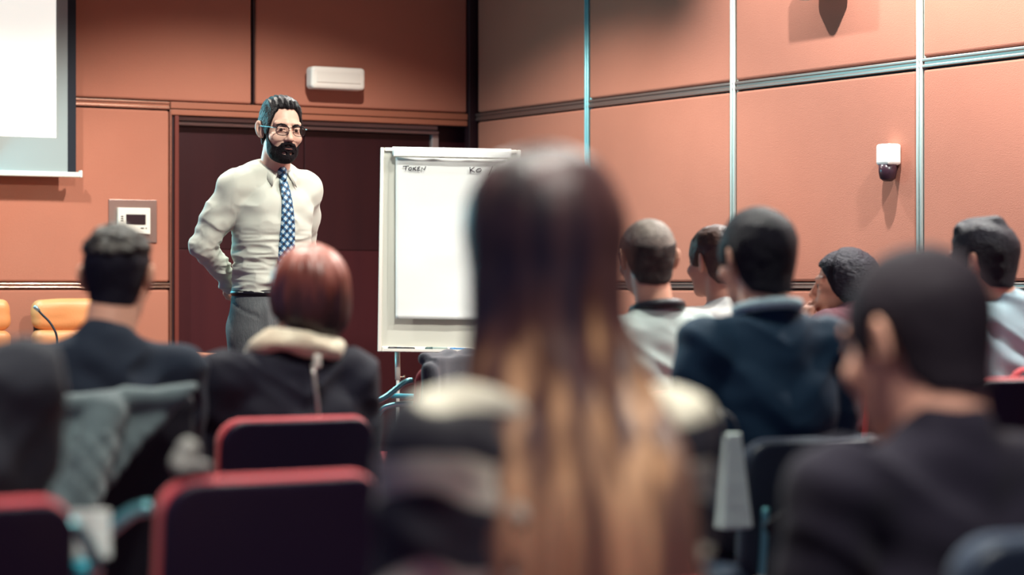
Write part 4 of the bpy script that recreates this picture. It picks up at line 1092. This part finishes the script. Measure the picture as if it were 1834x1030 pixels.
tray = link('pen_tray', MB().box((fx(690), -0.075, fz(632)), (fx(920), -0.012, fz(630)), 0.001).box((fx(690), -0.078, fz(632)), (fx(920), -0.073, fz(627)), 0.001).mesh('tray', M_BFRAME), None, fr, M=FM)
clampb = link('clamp_bar', fbox((702, 268), (908, 283), -0.030, -0.010, 0.004).mesh('clamp', M_BFRAME), None, fr, M=FM)
for px_ in (712, 898):
    lg = link('leg', MB().tube([(fx(px_), 0.03, fz(600)+FC.z), (fx(px_)+0.002, -0.01, 0.62), (fx(px_), -0.10, 0.012)], 0.0085, 10).mesh('leg', M_BFRAME, True), None, fr)
    link('leg_sleeve', MB().tube([(fx(px_), 0.022, fz(628)+FC.z), (fx(px_)+0.0015, -0.006, 0.655)], 0.0135, 10).mesh('sleeve', M_BFRAME, True), None, lg)
    link('clamp_screw', MB().tube([(fx(px_)+0.008, -0.005, 0.667), (fx(px_)+0.030, -0.012, 0.667)], [0.006, 0.006], 8).tube([(fx(px_)+0.028, -0.012, 0.667), (fx(px_)+0.036, -0.013, 0.667)], 0.012, 10).mesh('screw', M_CHROME, True), None, lg)
    link('rubber_foot', MB().lathe([(0.012, 0), (0.013, 0.02), (0.010, 0.035)], 10, Matrix.Translation((fx(px_), -0.10, 0.0))).mesh('foot', M_GRIP, True), None, lg)
for s_ in (-1, 1):
    link('rear_leg', MB().tube([(s_*0.05, 0.06, fz(560)+FC.z), (s_*0.08, 0.30, 0.5), (s_*0.11, 0.55, 0.01)], 0.0085, 10).mesh('leg', M_BFRAME, True), None, fr)
link('leg_bracket', MB().box((-0.09, 0.014, fz(600)+FC.z), (0.09, 0.075, fz(555)+FC.z), 0.004).mesh('bracket', M_BFRAME), None, fr)
link('centre_post', fbox((781, 632), (793, 648), 0.0, 0.016, 0.002).mesh('post', M_BFRAME), None, fr, M=FM)

# paper pad: a flipped-over roll above, one sheet hanging in front, in the flipchart's plane
FW = Matrix.Translation((FC.x, FC.y, 0)) @ Matrix.Rotation(math.radians(4), 4, 'Z') @ FM
pad = bpy.data.objects.new('paper_pad', None); COL.objects.link(pad); pad.matrix_world = FW
tag(pad, 'white paper pad clipped to the flipchart with two handwritten words on top', 'paper pad')
bm = bmesh.new(); nx, nz = 30, 44; vv = []
for j in range(nz+1):
    row = []
    for i in range(nx+1):
        u, v = i/nx, j/nz
        x = fx(706+4*v)+(fx(906)-fx(706))*u; z = fz(284)+(fz(573)-fz(284))*v
        p = np.array([[x*5, z*4, 1.0], [x*13, z*9, 4.0]]); nn = vnoise(p, 77)
        row.append(bm.verts.new((x, -0.036-0.004*v-0.0045*nn[0]-0.0018*nn[1]-0.006*(v > 0.95)*(v-0.95)*20*abs(nn[0]), z)))
    vv.append(row)
for j in range(nz):
    for i in range(nx): bm.faces.new((vv[j][i], vv[j+1][i], vv[j+1][i+1], vv[j][i+1]))
me = bpy.data.meshes.new('sheet'); bm.to_mesh(me); bm.free(); me.polygons.foreach_set('use_smooth', [True]*len(me.polygons)); me.materials.append(M_PAPER)
sh = link('sheet', me, None, pad); md = sh.modifiers.new('s', 'SOLIDIFY'); md.thickness = 0.002
link('rolled_sheets', MB().tube([(fx(700), -0.056, fz(274)), (fx(912), -0.056, fz(274))], 0.0200, 18).mesh('roll', M_PAPER, True), None, pad)
link('folded_flap', MB().box((fx(702), -0.078, fz(284)), (fx(910), -0.074, fz(272)), 0.0015).mesh('flap', M_PAPER), None, pad)
strokes = [[(719, 301), (730, 300)], [(725, 300), (724, 308)], [(731, 303), (729, 306), (732, 308), (735, 305), (734, 302), (731, 303)], [(738, 302), (737, 308)], [(738, 305), (743, 301)], [(738, 304), (743, 308)],
           [(750, 301), (746, 302), (745, 308), (750, 307)], [(745, 304.5), (749, 304)], [(752, 308), (753, 302), (757, 307), (760, 300)],
           [(839, 300), (840, 309)], [(840, 305), (847, 300)], [(840, 305), (848, 309)], [(858, 303), (853, 301), (850, 304), (852, 308), (857, 309)], [(861, 304), (857, 306), (858, 309), (861, 309), (862, 305), (860, 303)], [(880, 298), (873, 314)]]
strokes = strokes[:12]+[[(853, 303), (850, 306), (852, 309), (857, 308), (860, 305), (858, 302), (853, 303)]]+strokes[-1:]
mw_ = MB()
for st_ in strokes:
    pts = [(fx(a), -0.047+0.0*b_, fz(b_)) for a, b_ in st_]
    pts = [pts[0]]+[p for a, p in zip(pts, pts[1:])]
    mw_.tube(pts, 0.0022, 6)
link('handwriting', mw_.mesh('ink', M_INK), None, sh)
# markers lying in the tray
def marker(label, x0, x1, py, dy, cols, tilt=0.0):
    L = (x1-x0)*SF; o = bpy.data.objects.new('marker_pen', None); COL.objects.link(o)
    o.matrix_world = FW @ Matrix.Translation((fx(x0), dy, fz(629.2)+0.0085)) @ Matrix.Rotation(tilt, 4, 'Y')
    tag(o, label, 'marker', 'markers in the flipchart tray')
    link('barrel', MB().tube([(L*0.32, 0, 0), (L*0.9, 0, 0), (L, 0, 0)], [0.0078, 0.0078, 0.006], 10).mesh('barrel', cols[0], True), None, o)
    link('cap', MB().tube([(0, 0, 0), (0.006, 0, 0), (L*0.33, 0, 0)], [0.006, 0.0085, 0.0085], 10).mesh('cap', cols[1], True), None, o)
M_MK = mat('marker_black', '1c1c22', 0.35); M_MG = mat('marker_green', '2d4a4a', 0.35); M_MB = mat('marker_blue', '2f6fa0', 0.35)
marker('black marker at the left end of the flipchart tray', 697, 745, 627, -0.045, (M_MK, M_MK))
marker('grey-green marker in the middle of the flipchart tray', 763, 803, 627, -0.055, (mat('marker_grey', '8c9a94', 0.4), M_MG), -0.03)
marker('blue-capped marker between the green marker and the tray end', 807, 838, 627, -0.035, (M_MB, M_MB))

# ------------------------------------------------------------------ table, microphone, orange chairs
tx1, tz = None, 0.77
def groundpt(px, py, z): D = (CAM_H-z)*F_PX/(py-HZ); return at(px, py, D)
tc_ = groundpt(404, 634, tz)                    # right end of the table top, front edge
rel = Vector((tc_.x-KX, tc_.y-KY)); TX = rel.x*UX+rel.y*UY; TY = rel.x*WX+rel.y*WY
tab = tag(empty('conference_table', RW(TX, TY, 0), ANG), 'long orange-brown conference table before the orange leather chairs', 'table')
link('tabletop', MB().box((-3.2, 0.0, tz-0.035), (0, 0.45, tz), 0.006).mesh('top', M_TABLE), None, tab)
link('front_panel', MB().box((-3.15, 0.06, 0.10), (-0.03, 0.085, tz-0.036)).mesh('front', M_TABLEFRONT), None, tab)
link('apron', MB().box((-3.17, 0.045, tz-0.11), (-0.015, 0.059, tz-0.036), 0.003).mesh('apron', M_TABLE), None, tab)
for x in (-3.12, -1.6, -0.05):
    link('table_end', MB().box((x-0.02, 0.086, 0.0), (x+0.02, 0.40, tz-0.036)).mesh('end', M_TABLEFRONT), None, tab)
link('plinth', MB().box((-3.15, 0.05, 0.0), (-0.02, 0.086, 0.098)).mesh('plinth', M_TABLE), None, tab)
# gooseneck microphone
pb = groundpt(103, 640, tz)
r_ = Vector((pb.x-KX, pb.y-KY)); mx, my = r_.x*UX+r_.y*UY, r_.x*WX+r_.y*WY
my = max(my, TY+0.15)
mic = tag(empty('gooseneck_microphone', RW(mx, my, tz), 0), 'thin black gooseneck microphone on the table beside the orange chair', 'microphone')
Dm = mic.location.y; sm = Dm/F_PX
def mp_(px_, py_): p = at(px_, py_, Dm); return (p.x-mic.location.x, 0.0, p.z-tz)
M_MIC = mat('mic_black', '1c2733', 0.4)
link('base', MB().lathe([(0.055, 0), (0.055, 0.012), (0.045, 0.024), (0.012, 0.03)], 20, Matrix.Translation((mp_(103, 640)[0], 0, 0))).mesh('base', M_MIC, True), None, mic)
link('gooseneck', MB().tube(spline([(mp_(103, 640)[0], 0, 0.02), mp_(102, 606), mp_(98, 592), mp_(88, 576), mp_(74, 562), mp_(69, 556)], 6), 0.0055, 8).mesh('neck', M_MIC, True), None, mic)
link('mic_head', MB().tube([mp_(70, 557), mp_(64, 551), mp_(61, 549)], [0.008, 0.0105, 0.008], 10).mesh('head', mat('mic_steel', '8aa3ad', 0.35, 0.6), True), None, mic)

def orange_chair(px_, label):
    xr_, zr_ = onB(px_, 533, -0.46); p = RW(xr_, -0.46)
    ch = tag(empty('leather_chair', (p.x, p.y, 0), ANG+math.pi), label, 'chair', 'orange leather armchairs')
    # faces the room: local +Y is the front
    def cushion(name, c, h, r, par, amp):
        f = Field([c[i]-h[i]-0.03 for i in range(3)], [c[i]+h[i]+0.03 for i in range(3)], 0.009); f.add(rbox(c, h, r), 0.005)
        sd = random.randint(0, 99)
        def d(co, vn): return amp*(np.clip(1-((co[:, 0]-c[0])/h[0])**2, 0, 1))*(vn[:, 1] > 0.3)+0.005*vnoise(np.stack([co[:, 0]*9, co[:, 1]*9, co[:, 2]*26], 1), sd)
        return link(name, f.mesh(name, M_ORANGE, d), None, par)
    cushion('back_cushion', (0, -0.235, 0.952), (0.232, 0.055, 0.075), 0.045, ch, 0.012)
    cushion('back_cushion', (0, -0.230, 0.68), (0.235, 0.055, 0.195), 0.045, ch, 0.010)
    cushion('seat', (0, 0.02, 0.43), (0.235, 0.235, 0.055), 0.035, ch, 0.0)
    for s_ in (1, -1):
        link('armrest', MB().box((s_*0.255-0.018, -0.17, 0.60), (s_*0.255+0.018, 0.16, 0.64), 0.012, 3).box((s_*0.255-0.012, -0.02, 0.40), (s_*0.255+0.012, 0.05, 0.60), 0.006).mesh('arm', M_ORANGE), None, ch)
    link('back_frame', MB().box((-0.20, -0.315, 0.40), (0.20, -0.293, 0.98), 0.008).box((-0.05, -0.30, 0.345), (0.05, 0.10, 0.373), 0.006).mesh('frame', M_GRIP), None, ch)
    link('pedestal', MB().lathe([(0.03, 0.06), (0.03, 0.345)], 14).mesh('pedestal', M_CHROME, True), None, ch)
    for k in range(5):
        a = 2*math.pi*k/5+0.3; dx, dy = math.cos(a), math.sin(a)
        lg = link('base_leg', MB().tube([(0.02*dx, 0.02*dy, 0.085), (0.24*dx, 0.24*dy, 0.065)], [0.02, 0.014], 8).mesh('leg', M_CHROME, True), None, ch)
        link('castor', MB().lathe([(0.012, 0.0), (0.027, 0.008), (0.030, 0.026), (0.027, 0.046), (0.012, 0.058)], 12, Matrix.Translation((0.225*dx, 0.225*dy, 0))).mesh('castor', M_GRIP, True), None, lg)
    return ch
orange_chair(165, 'orange leather chair behind the table, right beside the door')
orange_chair(-38, 'orange leather chair cut by the photo edge under the screen')

# ------------------------------------------------------------------ empty chairs, coats and small things
def chair_at(kind, pxb, D, th, label):
    """pxb = pixel of the middle of the backrest, D = its depth"""
    t = math.radians(th); p = at(pxb, 700, D)
    return place_chair(kind, (p.x-(0.235*math.sin(t)), p.y+0.235*math.cos(t)), t, label)
ch2 = chair_at('red arms', 494, 3.84, 31, 'empty red chair in the gap between the grey coat and the blond hair')
ch4 = chair_at('red tall', 1848, 6.35, 30, 'empty red chair in front of the man in pale blue shirt')
chK = chair_at('red arms', 800, 9.0, 66, 'red chair under the flipchart with a dark jacket on its back')

def drape(name, parts, m, disp, chair, label, h=0.008, k=0.02, cuts=()):
    lo = np.min([p[1] for p in parts], 0)-0.04; hi = np.max([p[2] for p in parts], 0)+0.04
    f = Field(lo, hi, h)
    for p in parts: f.add(p, k)
    X, Y, Z = f.grid()
    for c in cuts: f.cut(c(X, Y, Z)+0*X+0*Y+0*Z, 0.015)
    o = link(name, f.mesh(name, m, disp), None, None); o.location = chair.location; o.rotation_euler = chair.rotation_euler
    return tag(o, label, 'jacket')
M_QUILT = mat('grey_quilt', '66777a', 0.8, bump=(200, 0.15), var=(9, '414c52', 0.25), sheen=0.25)
M_BLACKCOAT = mat('black_coat', '1d1b27', 0.7, bump=(120, 0.2), sheen=0.04)
chA = [o for o in bpy.data.objects if o.get('label', '').startswith('red chair behind the navy T-shirt man')][0]
def dq(co, vn):
    x, y, z = co.T
    big = vnoise(np.stack([x*9+z*5, y*9, z*7-x*4], 1), 61); mid = vnoise(np.stack([x*22, y*22, z*18], 1), 62)
    u = (x*0.85+z*0.55)*150; v = (z*0.85-x*0.55)*110
    quilt = (np.abs(np.sin(u/2))**0.5+np.abs(np.sin(v/2))**0.5-1.2)*(z < 0.80)
    return 0.011*big+0.004*mid+0.0045*quilt
SLM = Matrix.Translation((-0.06, -0.425, 0.665)) @ Matrix.Rotation(math.radians(-27), 4, 'X')
drape('quilted_jacket', [xf(rbox((0, 0, 0), (0.205, 0.022, 0.225), 0.022), SLM), cap((-0.22, -0.355, 0.845), (0.15, -0.355, 0.862), 0.026, 0.024), cap((-0.24, -0.360, 0.83), (-0.27, -0.500, 0.50), 0.045, 0.05),
      cap((-0.03, -0.375, 0.83), (-0.16, -0.500, 0.58), 0.04, 0.05), cap((0.02, -0.350, 0.872), (0.17, -0.352, 0.872), 0.020, 0.020)], M_QUILT, dq, chA,
      'grey quilted jacket with folds hung behind the navy T-shirt man', 0.006, 0.02, [lambda X, Y, Z: (X*0.68-Z*0.74)+0.535])
drape('black_coat', [rbox((0.01, -0.282, 0.66), (0.175, 0.010, 0.20), 0.010), cap((-0.14, -0.270, 0.848), (0.16, -0.268, 0.842), 0.018, 0.020)],
      M_BLACKCOAT, lambda co, vn: 0.005*vnoise(co*np.array([10, 10, 7]), 71)+0.002*vnoise(co*26, 72), chA, 'black coat on the same chair as the grey quilted jacket')
M_SUIT = mat('dark_grey_suit', '474b52', 0.8, bump=(150, 0.15), sheen=0.2)
drape('suit_jacket', [rbox((0, -0.285, 0.66), (0.215, 0.014, 0.18), 0.014), cap((-0.20, -0.242, 0.832), (0.20, -0.242, 0.832), 0.026, 0.026), cap((0.232, -0.275, 0.79), (0.24, -0.285, 0.50), 0.032, 0.028), cap((-0.232, -0.275, 0.79), (-0.24, -0.285, 0.50), 0.032, 0.028)],
      M_SUIT, lambda co, vn: 0.007*vnoise(co*np.array([12, 12, 8]), 81), chK, 'dark grey suit jacket over the chair back below the flipchart')

def on_chair(chair, name, me_parts, label, cat, loc, rot=(0, 0, 0)):
    o = bpy.data.objects.new(name, None); COL.objects.link(o)
    o.matrix_world = Matrix.Translation(chair.location) @ Matrix.Rotation(chair.rotation_euler.z, 4, 'Z') @ Matrix.Translation(loc) @ Euler(rot).to_matrix().to_4x4()
    tag(o, label, cat)
    for n_, me_ in me_parts: link(n_, me_, None, o)
    return o
# grey pouch on the top edge of the empty chair
f = Field((-0.05, -0.04, -0.02), (0.05, 0.04, 0.09), 0.004)
f.add(cap((-0.006, 0, 0.012), (0.0, 0, 0.036), 0.022, 0.017), 0.012); f.add(ell((0.018, -0.006, 0.009), (0.020, 0.015, 0.010)), 0.010)
X, Y, Z = f.grid(); f.cut(0.001-Z+0*X+0*Y, 0.004)
on_chair(ch2, 'glove', [('glove', f.mesh('glove', mat('grey_knit', 'a3a29b', 0.8, var=(20, '6d6a6c', 0.2)), lambda co, vn: 0.004*vnoise(co*45, 5)))], 'small crumpled grey glove on the top edge of the empty red chair', 'glove', (-0.145, -0.222, 0.806))
# ball pen lying over the chair arm
on_chair(chK, 'ball_pen', [('barrel', MB().tube([(0, 0, 0), (0.055, 0, 0), (0.06, 0, 0)], [0.006, 0.006, 0.005], 10).mesh('barrel', mat('pen_teal', '2a9fb5', 0.25), True)),
         ('grip', MB().tube([(0.06, 0, 0), (0.085, 0, 0)], 0.0062, 10).mesh('grip', M_GRIP, True)), ('tip', MB().tube([(0.085, 0, 0), (0.118, 0, 0), (0.128, 0, 0)], [0.0058, 0.004, 0.001], 10).mesh('tip', M_CHROME, True))],
         'teal ball pen lying across the chair arm left of the blond hair', 'pen', (-0.30, 0.155, 0.6865), (0, 0, math.radians(-84)))
# white paper bag on the navy chair of the blazer man
chE = [o for o in bpy.data.objects if o.get('label', '').startswith('navy chair of the blue blazer')][0]
M_BAG = mat('white_paper_bag', 'cfe0db', 0.8, bump=(14, 0.4))
bagm = MB().box((-0.036, -0.025, -0.21), (0.036, 0.025, 0.0), 0.006)
for v in bagm.bm.verts:
    t = (v.co.z+0.2)/0.2
    v.co.x *= 1.0-0.55*t; v.co.y *= 1.0-0.5*t
    v.co.x += 0.01*math.sin(v.co.z*30)
on_chair(chE, 'paper_bag', [('bag', bagm.mesh('bag', M_BAG)), ('handle', MB().tube(spline([(-0.018, 0, -0.012), (-0.012, 0.02, 0.03), (0, 0.055, 0.048), (0.012, 0.02, 0.03), (0.018, 0, -0.012)], 5), 0.003, 6).mesh('handle', M_GRIP, True)),
         ('strap', MB().box((-0.07, -0.036, -0.145), (0.07, -0.031, -0.115), 0.002, 2, Matrix.Translation((0.05, 0, -0.07)) @ Matrix.Rotation(-0.6, 4, 'Y')).mesh('strap', M_GRIP))],
         'white paper bag with dark band hanging behind the blue blazer man', 'bag', (-0.275, -0.30, 0.775), (0, 0, 0))
# folded paper on the arm of the chair at the left edge
chJ = [o for o in bpy.data.objects if o.get('label', '').startswith('red chair at the bottom left')][0]
on_chair(chJ, 'folded_paper', [('sheet', MB().box((-0.03, -0.005, 0.0), (0.03, 0.003, 0.075), 0.004).mesh('sheet', M_PAPER)), ('sheet', MB().box((-0.028, 0.004, 0.0), (0.028, 0.008, 0.07), 0.002).mesh('sheet', M_PAPER))],
         'folded white paper standing on the chair arm at the bottom left', 'paper', (0.297, -0.005, 0.681), (math.radians(-12), 0, math.radians(-15)))
# chair with a writing tablet at the right edge, a notepad on it
pt = at(1822, 808, 5.0)
tabm = MB().box((-0.16, -0.13, -0.011), (0.16, 0.13, 0.0), 0.008, 3)
side = tag(empty('side_table', (pt.x+0.06, pt.y, 0), ANG), 'small side table with notes, half outside the right edge', 'table')
link('tabletop', MB().lathe([(0.17, pt.z-0.024), (0.175, pt.z-0.012), (0.17, pt.z-0.001)], 28).mesh('top', M_CHROME, True), None, side)
link('column', MB().lathe([(0.018, 0.02), (0.018, pt.z-0.024)], 14).mesh('column', M_CHAIRMETAL, True), None, side)
link('foot', MB().lathe([(0.16, 0.0), (0.16, 0.008), (0.02, 0.024)], 24).mesh('foot', M_CHAIRMETAL, True), None, side)
pad2 = tag(empty('notepad', (pt.x+0.04, pt.y-0.01, pt.z), ANG+0.2), 'white notepad on the side table at the right edge', 'notepad')
link('pages', MB().box((-0.09, -0.11, 0.0), (0.09, 0.11, 0.016), 0.003).mesh('pages', M_PAPER), None, pad2)
link('cover_board', MB().box((-0.092, -0.112, -0.001), (0.092, 0.112, 0.002), 0.001).mesh('cover', M_MB), None, pad2)
